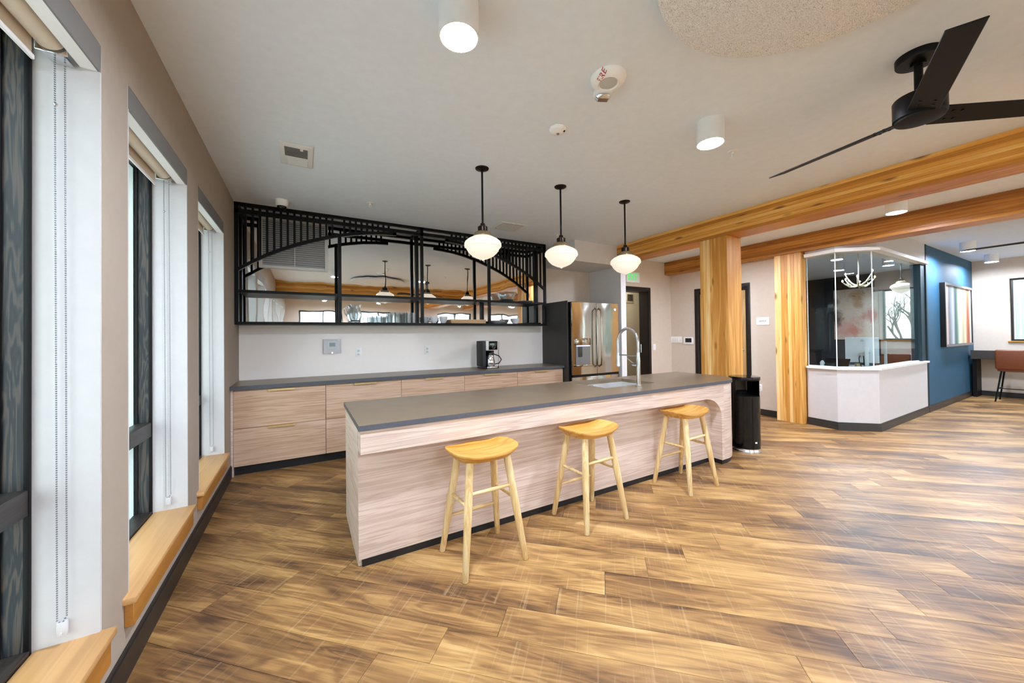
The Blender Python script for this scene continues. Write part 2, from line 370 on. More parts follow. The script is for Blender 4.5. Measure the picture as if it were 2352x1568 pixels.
# ---- left wall and its windows
WIN = [(3.175, 4.09), (2.05, 2.922), (.925, 1.832), (-.2, .705), (-1.325, -.42), (-2.45, -1.545), (-3.575, -2.67), (-4.7, -3.795)]
WZ0, WZ1 = .285, 2.37
XO = -.92
def left_wall():
    bm = B(); ys = sorted(WIN); prev = RY-.3
    for a, b in ys:
        box(bm, XO, LX, prev, a, 0, CZ); box(bm, XO, LX, a, b, 0, WZ0); box(bm, XO, LX, a, b, WZ1, CZ); prev = b
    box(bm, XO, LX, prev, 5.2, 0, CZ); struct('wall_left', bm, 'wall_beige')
    bm = box(B(), LX, LX+.014, RY, 4.365, 0, .105); box(bm, LX, LX+.010, RY, 4.365, .105, .115); struct('baseboard_left', bm, 'baseboard')
left_wall()
def bead_chain(pts, r=.0029, step=.0075):
    bm = B(); L = 0
    for a, b in zip(pts, pts[1:]):
        a, b = Vector(a), Vector(b); n = max(1, int((b-a).length/step))
        for i in range(n): bmesh.ops.create_icosphere(bm, subdivisions=1, radius=r, matrix=Matrix.Translation(a.lerp(b, i/n)))
    return bm
WNAMES = ['farthest window of the left wall, beside the drawer cabinets', 'middle window of the left wall with wooden sill', 'nearest window of the left wall, cut by the frame edge']
def left_window(i, a, b):
    w_ = thing('window_%d' % (i+1), None, None, (LX, (a+b)/2, 0), kind='structure')
    full = i < 4
    e = .012
    for nm, y0, y1 in (('reveal', a, a+e), ('reveal', b-e, b)): part(nm, bbox(-.778, LX-.0006, y0, y1, WZ0, WZ1), 'reveal_white', w_)
    part('reveal', bbox(-.778, LX-.001, a+e, b-e, WZ1-e, WZ1), 'reveal_white', w_)
    part('rough_sill', bbox(-.9, -.66, a+e, b-e, WZ0, WZ0+.004), 'reveal_white', w_)
    # dark stained frame: outer bead, jamb boards, inner stop
    Z0 = WZ0+.02; Z1 = WZ1-e
    for nm, y0, y1 in (('jamb', a+e, a+e+.012), ('jamb', b-e-.012, b-e)):
        part(nm, bbox(-.835, -.79, y0, y1, Z0, Z1), 'stained', w_)
    for y0, y1 in ((a+e, a+e+.020), (b-e-.020, b-e)):
        part('bead', rbox(-.79, -.776, y0 if y0 == a+e else y0+.006, y1-.006 if y0 == a+e else y1, Z0, Z1, .003), 'black_matte', w_)
        part('stop', bbox(-.846, -.835, y0, y1, Z0, Z1), 'black_matte', w_)
    part('head', bbox(-.846, -.776, a+e+.014, b-e-.014, Z1-.035, Z1), 'stained_h', w_)
    part('frame_bottom', bbox(-.846, -.776, a+e+.014, b-e-.014, Z0-.016, Z0+.022), 'stained_h', w_)
    part('mullion', rbox(-.846, -.778, a+e+.013, b-e-.013, .762, .846, .004), 'stained_h', w_)
    for z0, z1 in ((Z0+.022, .762), (.846, Z1-.035)):
        part('pane', bbox(-.852, -.848, a+.01, b-.01, z0-.01, z1+.01), 'window_glass', w_)
    bm = B()
    for y0, y1 in ((a, a+.03), (b-.03, b)): box(bm, -1.0, -.853, y0, y1, WZ0, WZ1)
    for z0, z1 in ((WZ0, WZ0+.04), (.775, .83), (WZ1-.05, WZ1)): box(bm, -1.0, -.853, a+.03, b-.03, z0, z1)
    part('outer_frame', bm, 'vinyl', w_)
    # wooden sill and apron
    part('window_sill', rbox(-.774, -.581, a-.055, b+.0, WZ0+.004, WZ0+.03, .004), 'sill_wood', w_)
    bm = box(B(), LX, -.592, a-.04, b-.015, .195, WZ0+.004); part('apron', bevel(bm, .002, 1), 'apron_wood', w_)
    # roller shade: a thing hung inside the opening
    lab = {0: 'rolled-up cream roller shade with grey fascia in the window nearest the drawer cabinets', 1: 'rolled-up cream roller shade with grey fascia in the middle window', 2: 'rolled-up cream roller shade with grey fascia at the photo\'s left edge, nearest the camera'}
    if i < 3:
        s = thing('roller_shade', lab[i], 'shade', (-.7, (a+b)/2, WZ1), 'roller shades on the left wall')
    else:
        s = thing('roller_shade', 'rolled-up roller shade behind the camera, %s window back along the left wall' % ['first', 'second', 'third', 'fourth', 'fifth'][i-3], 'shade', (-.7, (a+b)/2, WZ1), 'roller shades behind the camera')
    y0, y1 = a+e+.002, b-e-.001
    bm = box(B(), LX-.006, LX+.0, y0-.008, y1+.008, 2.272, WZ1-.002); part('fascia', bm, 'fascia_grey', s)
    part('fascia_lip', bbox(-.668, LX-.006, y0, y1, 2.272, 2.277), 'hem_white', s)
    part('backing', bbox(-.775, -.668, y0, y1, 2.345, 2.357), 'shade_cream', s)
    bm = B(); cyl(bm, (-.708, y0+.012, 2.302), (-.708, y1-.075, 2.302), .036, n=24); part('fabric_roll', bm, 'shade_cream', s)
    bm = box(B(), -.7465, -.7445, y0+.014, y1-.078, 2.235, 2.302); part('shade_skirt', bm, 'shade_cream', s)
    part('hem_bar', rbox(-.750, -.741, y0+.012, y1-.07, 2.222, 2.238, .003), 'hem_white', s)
    bm = rbox(-.745, -.672, y1-.068, y1-.060, 2.262, 2.345, .002, 1); box(bm, -.73, -.68, y1-.06, y1-.002, 2.262, 2.27); part('bracket', bm, 'chrome', s)
    if i < 3:
        yc = y1-.012
        part('bead_chain', bead_chain([(-.722, yc, 2.262), (-.716, yc, .40), (-.705, yc-.001, .385), (-.694, yc, .41), (-.699, yc, 2.262)]), 'steel_chain', s)
        part('chain_connector', sphere(B(), (-.7205, yc, 2.09 if i != 2 else 2.12), .006), 'chrome', s)
        bm = rbox(-.717, -.693, yc-.006, yc+.0115, .345, .392, .003); cyl(bm, (-.705, yc-.009, .356), (-.705, yc-.005, .356), .004, n=10); part('chain_tensioner', bm, 'reveal_white', s)
    portal((-.9, (a+b)/2, (WZ0+WZ1)/2), (0, -PI/2, 0), WZ1-WZ0, b-a)
for i, (a, b) in enumerate(WIN): left_window(i, a, b)

# ---- other walls
struct('wall_back', bbox(LX-.3, 4.52, BY, BY+.12, 0, CZ), 'wall')
struct('wall_alcove', bbox(4.42, 4.53, 4.19, BY, 0, 2.49), 'wall_grey')
struct('soffit_fridge', bbox(3.49, 4.53, 4.20, BY, 2.43, CZ), 'wall_grey')
def exit_wall():
    bm = box(B(), 5.735, OX+.12, EY, EY+.2, 0, CZ); box(bm, 4.53, 4.83, EY, EY+.2, 0, CZ); box(bm, 4.83, 5.735, EY, EY+.2, 2.16, CZ)
    struct('wall_exit', bm, 'wall')
    d = thing('door_1', None, None, (5.28, EY, 0), kind='structure')
    for x0, x1 in ((5.725, 5.785), (4.78, 4.84)): part('casing', rbox(x0, x1, EY-.018, EY, 0, 2.16, .003), 'door_dark', d)
    part('casing_head', rbox(4.78, 5.785, EY-.018, EY, 2.16, 2.215, .003), 'door_dark', d)
    for x0, x1 in ((5.71, 5.735), (4.83, 4.85)): part('jamb', bbox(x0, x1, EY, EY+.2, 0, 2.16), 'door_dark', d)
    part('jamb_head', bbox(4.85, 5.71, EY, EY+.2, 2.135, 2.16), 'door_dark', d)
    bm = tube(B(), [(5.71, 4.90, 1.13), (5.69, 4.90, 1.13), (5.69, 4.90, .97), (5.71, 4.90, .97)], .008); part('pull_handle', bm, 'chrome', d)
    bm = box(B(), 4.0, 7.2, 5.75, 5.85, 0, CZ); box(bm, 7.2, 7.3, EY+.2, 5.85, 0, CZ); box(bm, 3.9, 4.0, BY+.12, 5.85, 0, CZ); struct('wall_corridor', bm, 'corridor_tan')
    v = thing('air_vent', 'small wall vent seen through the exit doorway', 'vent', (6.33, 5.75, 2.1))
    part('frame', rbox(6.215, 6.44, 5.735, 5.75, 2.03, 2.26, .004), 'corridor_tan', v)
    for k in range(6): part('slat', bbox(6.25+k*.028, 6.265+k*.028, 5.728, 5.736, 2.07, 2.22), 'black_matte', v)
    l = thing('corridor_light', 'ceiling light in the corridor behind the exit door', 'ceiling light', (5.6, 5.35, CZ))
    bm = B(); cyl(bm, (5.6, 5.35, CZ-.06), (5.6, 5.35, CZ), .05, n=24); part('housing', bm, 'white_paint', l)
    bm = B(); cyl(bm, (5.6, 5.35, CZ-.065), (5.6, 5.35, CZ-.061), .042, n=24); part('diffuser', bm, 'lamp_white', l)
exit_wall()
def office_wall():
    d0, d1, dz = 3.31, 4.17, 2.10
    bm = box(B(), OX, OX+.12, 2.7, d0, 0, CZ); box(bm, OX, OX+.12, d1, EY+.2, 0, CZ); box(bm, OX, OX+.12, d0, d1, dz, CZ)
    struct('wall_office', bm, 'wall')
    bm = box(B(), OX-.014, OX, 2.78, d0-.06, 0, .10); box(bm, OX-.014, OX, d1+.06, EY, 0, .10); struct('baseboard_office', bm, 'baseboard')
    d = thing('door_2', None, None, (OX, (d0+d1)/2, 0), kind='structure')
    for y0, y1 in ((d0-.06, d0), (d1, d1+.06)): part('casing', rbox(OX-.018, OX, y0, y1, 0, dz, .003), 'door_dark', d)
    part('casing_head', rbox(OX-.018, OX, d0-.06, d1+.06, dz, dz+.06, .003), 'door_dark', d)
    for y0, y1 in ((d0, d0+.02), (d1-.02, d1)): part('jamb', bbox(OX, OX+.12, y0, y1, 0, dz), 'door_dark', d)
    lf = part('door_leaf', rbox(OX+.03, OX+.075, d0+.022, d1-.022, .01, dz-.05, .003), 'door_wood', d)
    part('door_top', bbox(OX+.02, OX+.08, d0+.02, d1-.02, dz-.05, dz), 'door_dark', d)
    y = d0+.09; bm = B(); cyl(bm, (OX+.03, y, 1.03), (OX+.02, y, 1.03), .028); cyl(bm, (OX+.03, y, 1.03), (OX-.03, y, 1.03), .010, n=10); tube(bm, [(OX-.026, y-.008, 1.03), (OX-.028, y+.05, 1.03), (OX-.024, y+.11, 1.028)], .009)
    part('lever_handle', bm, 'chrome', lf)
    s = thing('office_sign', 'white rectangular sign reading OFFICE beside the wooden door', 'sign', (OX, 3.06, 1.43))
    part('plate', rbox(OX-.010, OX, 2.975, 3.16, 1.45, 1.575, .002), 'white_plastic', s)
    bm = text_bm('OFFICE', .034); rotate(bm, PI/2, 'X'); rotate(bm, -PI/2, 'Z'); move(bm, (OX-.011, 3.068, 1.513)); part('lettering', bm, 'ink', s)
    o = thing('wall_outlet', 'white outlet low on the office wall behind the trash can', 'outlet', (OX, 3.13, .38)); outlet_x(o, OX, 3.13, .44)
    k = thing('switch_bank', 'white five-gang light switch plate on the office wall', 'switch', (OX, 4.65, 1.15))
    part('plate', rbox(OX-.007, OX, 4.51, 4.80, 1.15, 1.27, .002), 'white_plastic', k)
    for j in range(5): part('rocker', rbox(OX-.011, OX-.006, 4.53+j*.053, 4.56+j*.053, 1.175, 1.245, .002), 'white_paint', k)
    t = thing('wall_touchscreen', 'white wall panel with a dark screen next to the switch plate', 'touchscreen', (OX, 4.37, 1.13))
    part('housing', rbox(OX-.02, OX, 4.27, 4.47, 1.125, 1.26, .005), 'white_plastic', t)
    part('screen', bbox(OX-.0215, OX-.0195, 4.30, 4.43, 1.16, 1.24), 'screen_dark', t)
def outlet_x(o, x, y, z):
    part('plate', rbox(x-.006, x, y-.036, y+.036, z-.058, z+.058, .002), 'white_plastic', o)
    for dz in (-.022, .022):
        r = part('receptacle', rbox(x-.009, x-.005, y-.017, y+.017, z+dz-.015, z+dz+.015, .003), 'white_paint', o)
        bm = box(B(), x-.0095, x-.0088, y-.008, y-.005, z+dz-.004, z+dz+.007); box(bm, x-.0095, x-.0088, y+.005, y+.008, z+dz-.004, z+dz+.007); part('slots', bm, 'ink', r)
def outlet_y(o, x, y, z, n=1):
    part('plate', rbox(x-.036, x+.036, y-.006, y, z-.058, z+.058, .002), 'white_plastic', o)
    for dz in (-.022, .022):
        r = part('receptacle', rbox(x-.017, x+.017, y-.009, y-.005, z+dz-.015, z+dz+.015, .003), 'white_paint', o)
        bm = box(B(), x-.008, x-.005, y-.0095, y-.0088, z+dz-.004, z+dz+.007); box(bm, x+.005, x+.008, y-.0095, y-.0088, z+dz-.004, z+dz+.007); cyl(bm, (x, y-.0095, z+dz-.009), (x, y-.0088, z+dz-.009), .003, n=8); part('slots', bm, 'ink', r)
office_wall()
# right wall with two windows, rear wall with windows
def right_wall():
    wins = [(2.15, 3.15, 1.13, 2.31), (.15, 1.335, 1.11, 2.33), (-3.6, -1.4, .5, 2.4)]
    bm = B(); prev = RY-.3
    for a, b, z0, z1 in sorted(wins):
        box(bm, RX, RX+.25, prev, a, 0, CZ); box(bm, RX, RX+.25, a, b, 0, z0); box(bm, RX, RX+.25, a, b, z1, CZ); prev = b
    box(bm, RX, RX+.25, prev, 3.27, 0, CZ); struct('wall_right', bm, 'wall')
    struct('wall_right_dark', bbox(RX, RX+.25, 3.27, 5.0, 0, CZ), 'office_dark')  # stretch of the far wall behind the painting, in a darker colour
    bm = box(B(), RX-.014, RX, RY, 1.79, 0, .10); struct('baseboard_right', bm, 'baseboard')
    for k, (a, b, z0, z1) in enumerate(wins):
        w_ = thing('window_%d' % (9+k), None, None, (RX, (a+b)/2, 0), kind='structure')
        bm = B(); e = .03
        for y0, y1 in ((a, a+e), (b-e, b)): part('jamb', bbox(RX+.08, RX+.15, y0, y1, z0, z1), 'door_dark', w_)
        for q0, q1 in ((z0, z0+e), (z1-e, z1)): part('rail', bbox(RX+.08, RX+.15, a+e, b-e, q0, q1), 'door_dark', w_)
        part('pane', bbox(RX+.11, RX+.115, a+e, b-e, z0+e, z1-e), 'window_glass', w_)
        part('window_sill', rbox(RX-.03, RX+.12, a-.03, b+.03, z0-.03, z0, .004), 'apron_wood', w_)
        portal((RX+.22, (a+b)/2, (z0+z1)/2), (0, PI/2, 0), z1-z0, b-a)
right_wall()
def rear_wall():
    wins = [(-.1, 1.3, .35, 2.35), (1.9, 3.3, .35, 2.35), (4.9, 6.6, .35, 2.35), (7.4, 9.1, .35, 2.35), (9.8, 11.5, .35, 2.35)]
    bm = B(); prev = LX-.3
    for a, b, z0, z1 in wins:
        box(bm, prev, a, RY-.25, RY, 0, CZ); box(bm, a, b, RY-.25, RY, 0, z0); box(bm, a, b, RY-.25, RY, z1, CZ); prev = b
    box(bm, prev, RX+.25, RY-.25, RY, 0, CZ); struct('wall_rear', bm, 'wall')
    for k, (a, b, z0, z1) in enumerate(wins):
        w_ = thing('window_%d' % (12+k), None, None, ((a+b)/2, RY, 0), kind='structure'); e = .05
        for x0, x1 in ((a, a+e), (b-e, b), ((a+b)/2-e/2, (a+b)/2+e/2)): part('jamb', bbox(x0, x1, RY-.18, RY-.1, z0, z1), 'door_dark', w_)
        for q0, q1 in ((z0, z0+e), (z1-e, z1)): part('rail', bbox(a+e, b-e, RY-.18, RY-.1, q0, q1), 'door_dark', w_)
        part('pane', bbox(a+e, b-e, RY-.145, RY-.14, z0+e, z1-e), 'window_glass', w_)
        portal(((a+b)/2, RY-.22, (z0+z1)/2), (PI/2, 0, 0), b-a, z1-z0)
rear_wall()
# reception: half wall, header, blue wall, room walls
HP = [(6.33, 2.46), (6.27, 2.10), (6.61, 1.775), (8.80, 1.79)]
HI = [(6.47, 2.46), (6.41, 2.15), (6.66, 1.905), (8.80, 1.91)]
def reception_shell():
    struct('wall_reception', prism(B(), HP+HI[::-1], 0, .812), 'halfwall')
    off = [(6.315, 2.46), (6.255, 2.093), (6.604, 1.76), (8.80, 1.775)]; ofi = [(6.33, 2.46), (6.27, 2.10), (6.61, 1.775), (8.80, 1.79)]
    bm = prism(B(), off+ofi[::-1], 0, .075); off2 = [((a[0]+b[0])/2, (a[1]+b[1])/2) for a, b in zip(off, ofi)]; prism(bm, off2+ofi[::-1], .075, .105); struct('baseboard_reception', bm, 'grey_base')
    cp = [(6.30, 2.46), (6.24, 2.09), (6.60, 1.745), (8.80, 1.76)]; ci = [(6.50, 2.46), (6.44, 2.16), (6.68, 1.935), (8.80, 1.94)]
    bm = prism(B(), cp+ci[::-1], .812, .84); struct('trim_1', bm, 'white_paint')
    struct('header_reception', prism(B(), HP+HI[::-1], 2.45, CZ), 'halfwall')
    tp = [(6.29, 2.46), (6.23, 2.085), (6.60, 1.735), (8.80, 1.75)]
    struct('trim_2', prism(B(), tp+ci[::-1], 2.405, 2.45), 'white_paint')
    g = thing('glass_screen', 'frameless glass screen above the white reception half wall', 'glass screen', (6.9, 2.0, .84))
    gp = [(6.385, 2.46), (6.32, 2.115), (6.625, 1.83), (8.60, 1.845)]
    for a, b in zip(gp, gp[1:]):
        dx, dy = b[0]-a[0], b[1]-a[1]; L = math.hypot(dx, dy); nx, ny = -dy/L*.005, dx/L*.005; s = .004/L
        a2 = (a[0]+dx*s, a[1]+dy*s); b2 = (b[0]-dx*s, b[1]-dy*s)
        part('pane', prism(B(), [(a2[0]-nx, a2[1]-ny), (b2[0]-nx, b2[1]-ny), (b2[0]+nx, b2[1]+ny), (a2[0]+nx, a2[1]+ny)], .85, 2.405), 'screen_glass', g)
    for p in gp[:3]:
        bm = B(); cyl(bm, (p[0], p[1], .845), (p[0], p[1], 2.405), .0065, n=8); part('edge_seal', bm, 'vinyl', g)
    bm = prism(B(), [(gp[0][0]-.012, gp[0][1]), (gp[1][0]-.012, gp[1][1]-.005), (gp[2][0]-.005, gp[2][1]-.012), (8.6, 1.833), (8.6, 1.857), (gp[2][0]+.005, gp[2][1]+.012), (gp[1][0]+.012, gp[1][1]+.005), (gp[0][0]+.012, gp[0][1])], .84, .852); part('channel', bm, 'white_paint', g)
    struct('wall_blue', bbox(8.86, RX, 1.79, 1.93, .0, CZ), 'blue_wall')
    struct('trim_3', bbox(8.60, 8.86, 1.80, 1.92, .84, 2.45), 'dark_teal')
    struct('trim_4', bbox(8.80, 8.858, 1.782, 1.935, 0, CZ), 'dark_teal')
    bm = box(B(), 8.80, RX, 1.772, 1.79, 0, .08); box(bm, 8.80, RX, 1.78, 1.79, .08, .105); struct('baseboard_blue', bm, 'grey_base')
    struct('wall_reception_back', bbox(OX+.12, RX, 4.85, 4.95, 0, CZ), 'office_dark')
reception_shell()

# ---- glulam columns and beams (each board of the lamination is a piece)
def glulam_column(label, x0, x1, y0, y1, z1, n):
    c = thing('timber_column', label, 'column', ((x0+x1)/2, (y0+y1)/2, 0), 'glulam columns')
    s = (y1-y0)/n
    for k in range(n):
        d = random.uniform(0, .0012)
        part('lamination', rbox(x0+d, x1-d, y0+k*s+.0003, y0+(k+1)*s-.0003, 0, z1, .0012, 1), 'glulam_z', c)
def glulam_beam(label, x0, x1, y0, y1, z0, z1, n, mat, along='Y'):
    c = thing('timber_beam', label, 'beam', ((x0+x1)/2, (y0+y1)/2, z0), 'glulam beams')
    s = (z1-z0)/n
    for k in range(n):
        d = random.uniform(0, .0015)
        if along == 'Y': bm = rbox(x0+d, x1-d, y0, y1, z0+k*s+.0003, z0+(k+1)*s-.0003, .0012, 1)
        else: bm = rbox(x0, x1, y0+d, y1-d, z0+k*s+.0003, z0+(k+1)*s-.0003, .0012, 1)
        part('lamination', bm, mat, c)
glulam_column('thick laminated timber column at the right end of the island', 4.35, 4.65, 2.46, 2.80, 2.488, 8)
glulam_column('laminated timber column beside the glass reception corner', 6.24, 6.40, 2.48, 2.82, 2.488, 8)
glulam_beam('long laminated ceiling beam resting on the column at the island', 4.35, 4.65, -5.2, 4.198, 2.49, CZ-.001, 7, 'glulam_y')
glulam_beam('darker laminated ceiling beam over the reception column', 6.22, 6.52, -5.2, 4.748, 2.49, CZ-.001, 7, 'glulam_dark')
glulam_beam('laminated cross beam behind the camera, seen only in the wall mirror', LX+.002, 4.349, -.95, -.65, 2.45, CZ-.001, 7, 'glulam_x', 'X')

# ================================================================== KITCHEN WALL
# ---- drawer cabinets and their worktop
CF = 4.37
XE = [-.597, .196, .99, 1.787, 2.577, 3.372]
CABL = ['wood-grain drawer cabinet at the left wall under the windows corner', 'second wood-grain drawer cabinet from the left wall', 'third wood-grain drawer cabinet from the left wall, below the wall outlet', 'fourth wood-grain drawer cabinet from the left wall, below the coffee maker', 'rightmost wood-grain drawer cabinet, beside the dark refrigerator panel']
def cabinet(k):
    x0, x1 = XE[k], XE[k+1]
    c = thing('drawer_cabinet', CABL[k], 'cabinet', ((x0+x1)/2, CF+.27, 0), 'drawer cabinets along the back wall')
    part('carcass', bbox(x0+.001, x1-.001, CF+.022, BY-.002, .094, .832), 'laminate_v', c)
    part('toe_kick', bbox(x0+.001, x1-.001, CF+.05, CF+.07, 0, .094), 'toe_kick', c)
    for z0, z1 in ((.094, .455), (.459, .82)):
        d = part('drawer_front', rbox(x0+.002, x1-.002, CF, CF+.020, z0, z1, .0015, 1), 'laminate_cab', c)
        xc = (x0+x1)/2
        bm = box(B(), xc-.115, xc+.115, CF-.022, CF+.004, z1-.001, z1+.002); box(bm, xc-.115, xc+.115, CF-.022, CF-.019, z1-.016, z1-.001); part('pull', bm, 'brass', d)
    if k == 0: part('filler', bbox(LX+.002, x0, CF+.004, BY-.002, .0, .832), 'laminate_v', c)
for k in range(5): cabinet(k)
single('backsplash', bbox(LX+.001, 3.382, BY-.004, BY-.0002, .8725, 1.475), 'backsplash', 'pale backsplash panel between worktop and bridge shelf', 'backsplash')
t = thing('countertop', 'long dark stone worktop over the drawer cabinets', 'countertop', (1.38, CF+.25, .833))
part('slab', rbox(LX+.001, 3.382, CF-.03, BY-.001, .834, .872, .0025, 1), 'stone_top', t)
part('front_edge', bbox(LX+.002, 3.381, CF-.0308, CF-.0298, .8365, .8695), 'stone_edge', t)
single('tall_side_panel', rbox(3.383, 3.403, 4.27, BY-.001, 0, 1.84, .001, 1), 'charcoal_panel', 'dark tall end panel between the worktop and the refrigerator', 'panel')

# ---- black steel bridge shelf
UF, UB = 4.63, 4.90
PX = [-.601, .361, 1.325, 2.289, 3.251]
ARC = [(-.62, 2.005), (-.578, 2.035), (-.46, 2.12), (-.348, 2.194), (-.22, 2.265), (-.107, 2.321), (.05, 2.388), (.216, 2.448), (.357, 2.494), (.53, 2.536), (.695, 2.566), (.85, 2.583), (1.003, 2.592)]
def arc_z(x):
    x = min(x, 2.65-x)
    for (a, za), (b, zb) in zip(ARC, ARC[1:]):
        if x <= b: return za+(zb-za)*(x-a)/(b-a)
    return ARC[-1][1]
def bridge_shelf():
    s = thing('bridge_shelf', 'black steel wall shelf shaped like an arched truss bridge', 'shelf', (1.325, 4.77, 1.475))
    h = .018
    for i, x in enumerate(PX):
        top = CZ-.001 if i in (0, 2, 4) else arc_z(x)+.01
        part('post', bbox(x-h, x+h, UF, UF+.036, 1.475, top), 'black_metal', s)
        part('back_post', bbox(x-h, x+h, UB-.036, UB, 1.475, CZ-.001 if i in (0, 2, 4) else 1.84), 'black_metal', s)
    part('top_rail', bbox(PX[0]-h, PX[4]+h, UF, UF+.036, 2.703, CZ-.001), 'black_metal', s)
    part('lower_rail', bbox(PX[0]-h, PX[4]+h, UF, UF+.036, 2.629, 2.667), 'black_metal', s)
    part('back_rail', bbox(PX[0]-h, PX[4]+h, UB-.036, UB, 2.703, CZ-.001), 'black_metal', s)
    for i in (0, 2, 4):
        part('cross_rail', bbox(PX[i]-h, PX[i]+h, UF+.036, UB-.036, 2.703, CZ-.001), 'black_metal', s)
        if i != 2: part('cross_rail', bbox(PX[i]-h, PX[i]+h, UF+.036, UB-.036, 2.629, 2.667), 'black_metal', s)
    for sgn in (0, 1):
        pts = [(p[0] if not sgn else 2.65-p[0], p[1]) for p in ARC]
        poly = pts + [(x, z+.038) for x, z in pts[::-1]]
        part('arch', prism_xz(B(), poly, UF+.001, UF+.035), 'black_metal', s)
        xe = .986 if not sgn else 2.65-.986
        part('arch_end', bbox(xe-.018, xe+.018, UF+.001, UF+.035, arc_z(xe), 2.629), 'black_metal', s)
        for k in range(-1, 23):
            x = -.463+k*.0626
            if abs(x-.361) < .035: x0 = None
            xx = x if not sgn else 2.65-x
            if abs(x-.361) < .034: continue
            bm = box(B(), xx-.011, xx+.011, UF+.007, UF+.029, 2.667, 2.703); box(bm, xx-.011, xx+.011, UF+.007, UF+.029, arc_z(xx)+.02, 2.629)
            part('baluster', bm, 'black_metal', s)
    part('shelf_board', bbox(PX[0]-h, PX[4]+h, UF-.002, UB, 1.475, 1.505), 'black_metal', s)
    part('shelf_board', bbox(PX[0]+h, PX[4]-h, UF+.004, UB, 1.806, 1.836), 'black_metal', s)
bridge_shelf()
single('wall_mirror', bbox(LX+.003, 3.27, UB+.003, BY-.001, 1.505, 2.735), 'mirror', 'wavy mirror on the wall behind the black bridge shelf', 'mirror')
def grille():
    g = thing('return_grille', 'large white louvered return-air grille behind the left side of the bridge shelf', 'vent', (-.09, UB, 2.125))
    x0, x1, z0, z1 = -.435, .255, 2.12, 2.70; y0, y1 = UB-.016, UB+.002
    for a in ((x0, x0+.035, z0, z1), (x1-.035, x1, z0, z1), (x0+.035, x1-.035, z0, z0+.035), (x0+.035, x1-.035, z1-.035, z1)): part('frame', rbox(a[0], a[1], y0, y1, a[2], a[3], .002, 1), 'white_paint', g)
    part('backing', bbox(x0+.035, x1-.035, y1-.003, y1-.001, z0+.035, z1-.035), 'vent_grey', g)
    part('center_bar', bbox((x0+x1)/2-.004, (x0+x1)/2+.004, y0-.001, y0+.006, z0+.035, z1-.035), 'white_paint', g)
    n = 21; st = (z1-z0-.07)/n
    for k in range(n):
        bm = bbox(x0+.036, x1-.036, -.0105, .0105, -.0012, .0012); rotate(bm, math.radians(38), 'X'); move(bm, (0, y0+.009, z0+.035+(k+.5)*st)); part('louver', bm, 'white_paint', g)
grille()
# ---- refrigerator
def fridge():
    x0, x1, yf, zt, sp = 3.425, 4.372, 4.20, 1.815, 3.90
    f = thing('refrigerator', 'stainless french-door refrigerator with water dispenser', 'refrigerator', ((x0+x1)/2, 4.5, 0))
    part('body', rbox(x0+.004, x1-.004, yf+.075, BY-.01, .02, 1.79, .004, 1), 'charcoal', f)
    part('hinge_cover', bbox(x0+.01, x0+.12, yf+.03, yf+.2, 1.79, 1.822), 'charcoal', f)
    for a, b in ((x0, sp-.003), (sp+.003, x1)):
        bm = B(); n = 10; prof = []
        for i in range(n+1): q = i/n; prof.append((a+(b-a)*q, yf+.012*(2*((a+(b-a)*q)-(x0+x1)/2)/(x1-x0))**2))
        prism(bm, prof+[(b, yf+.07), (a, yf+.07)], .735, zt); d = part('door', bm, 'stainless', f)
        hx = sp-.042 if a == x0 else sp+.042
        pts = [(hx, yf+.005, .84), (hx, yf-.045, .87)] + [(hx, yf-.052-.012*math.sin(PI*i/8), .87+(1.70-.87)*i/8) for i in range(9)] + [(hx, yf-.045, 1.70), (hx, yf+.005, 1.73)]
        part('handle', tube(B(), pts, .013, 10), 'stainless', d)
    d = part('freezer_drawer', rbox(x0, x1, yf, yf+.07, .06, .70, .006), 'stainless', f)
    part('handle', tube(B(), [(x0+.08, yf, .63), (x0+.08, yf-.05, .63), (x1-.08, yf-.05, .63), (x1-.08, yf, .63)], .013, 10), 'stainless', d)
    part('gap', bbox(x0+.005, x1-.005, yf+.01, yf+.07, .70, .735), 'black_matte', f)
    dx0, dx1, dz0, dz1 = 3.475, 3.775, .855, 1.275
    dd = part('dispenser', rbox(dx0, dx1, yf-.008, yf+.01, 1.175, dz1, .004), 'stainless', f)
    part('cavity', bbox(dx0+.012, dx1-.012, yf-.001, yf+.006, dz0+.03, 1.175), 'fascia_grey', dd)
    part('glow_strip', bbox(dx0+.02, dx1-.02, yf-.004, yf-.0005, 1.155, 1.172), 'lcd_blue', dd)
    part('paddle', rbox(3.53, 3.60, yf-.012, yf-.001, 1.0, 1.15, .003), 'charcoal_panel', dd)
    part('drip_shelf', rbox(dx0, dx1, yf-.03, yf+.004, dz0, dz0+.03, .004), 'stainless', dd)
    bm = B(); cyl(bm, (4.29, yf-.004, 1.72), (4.29, yf+.012, 1.72), .022, n=18); part('badge', bm, 'white_paint', f)
fridge()
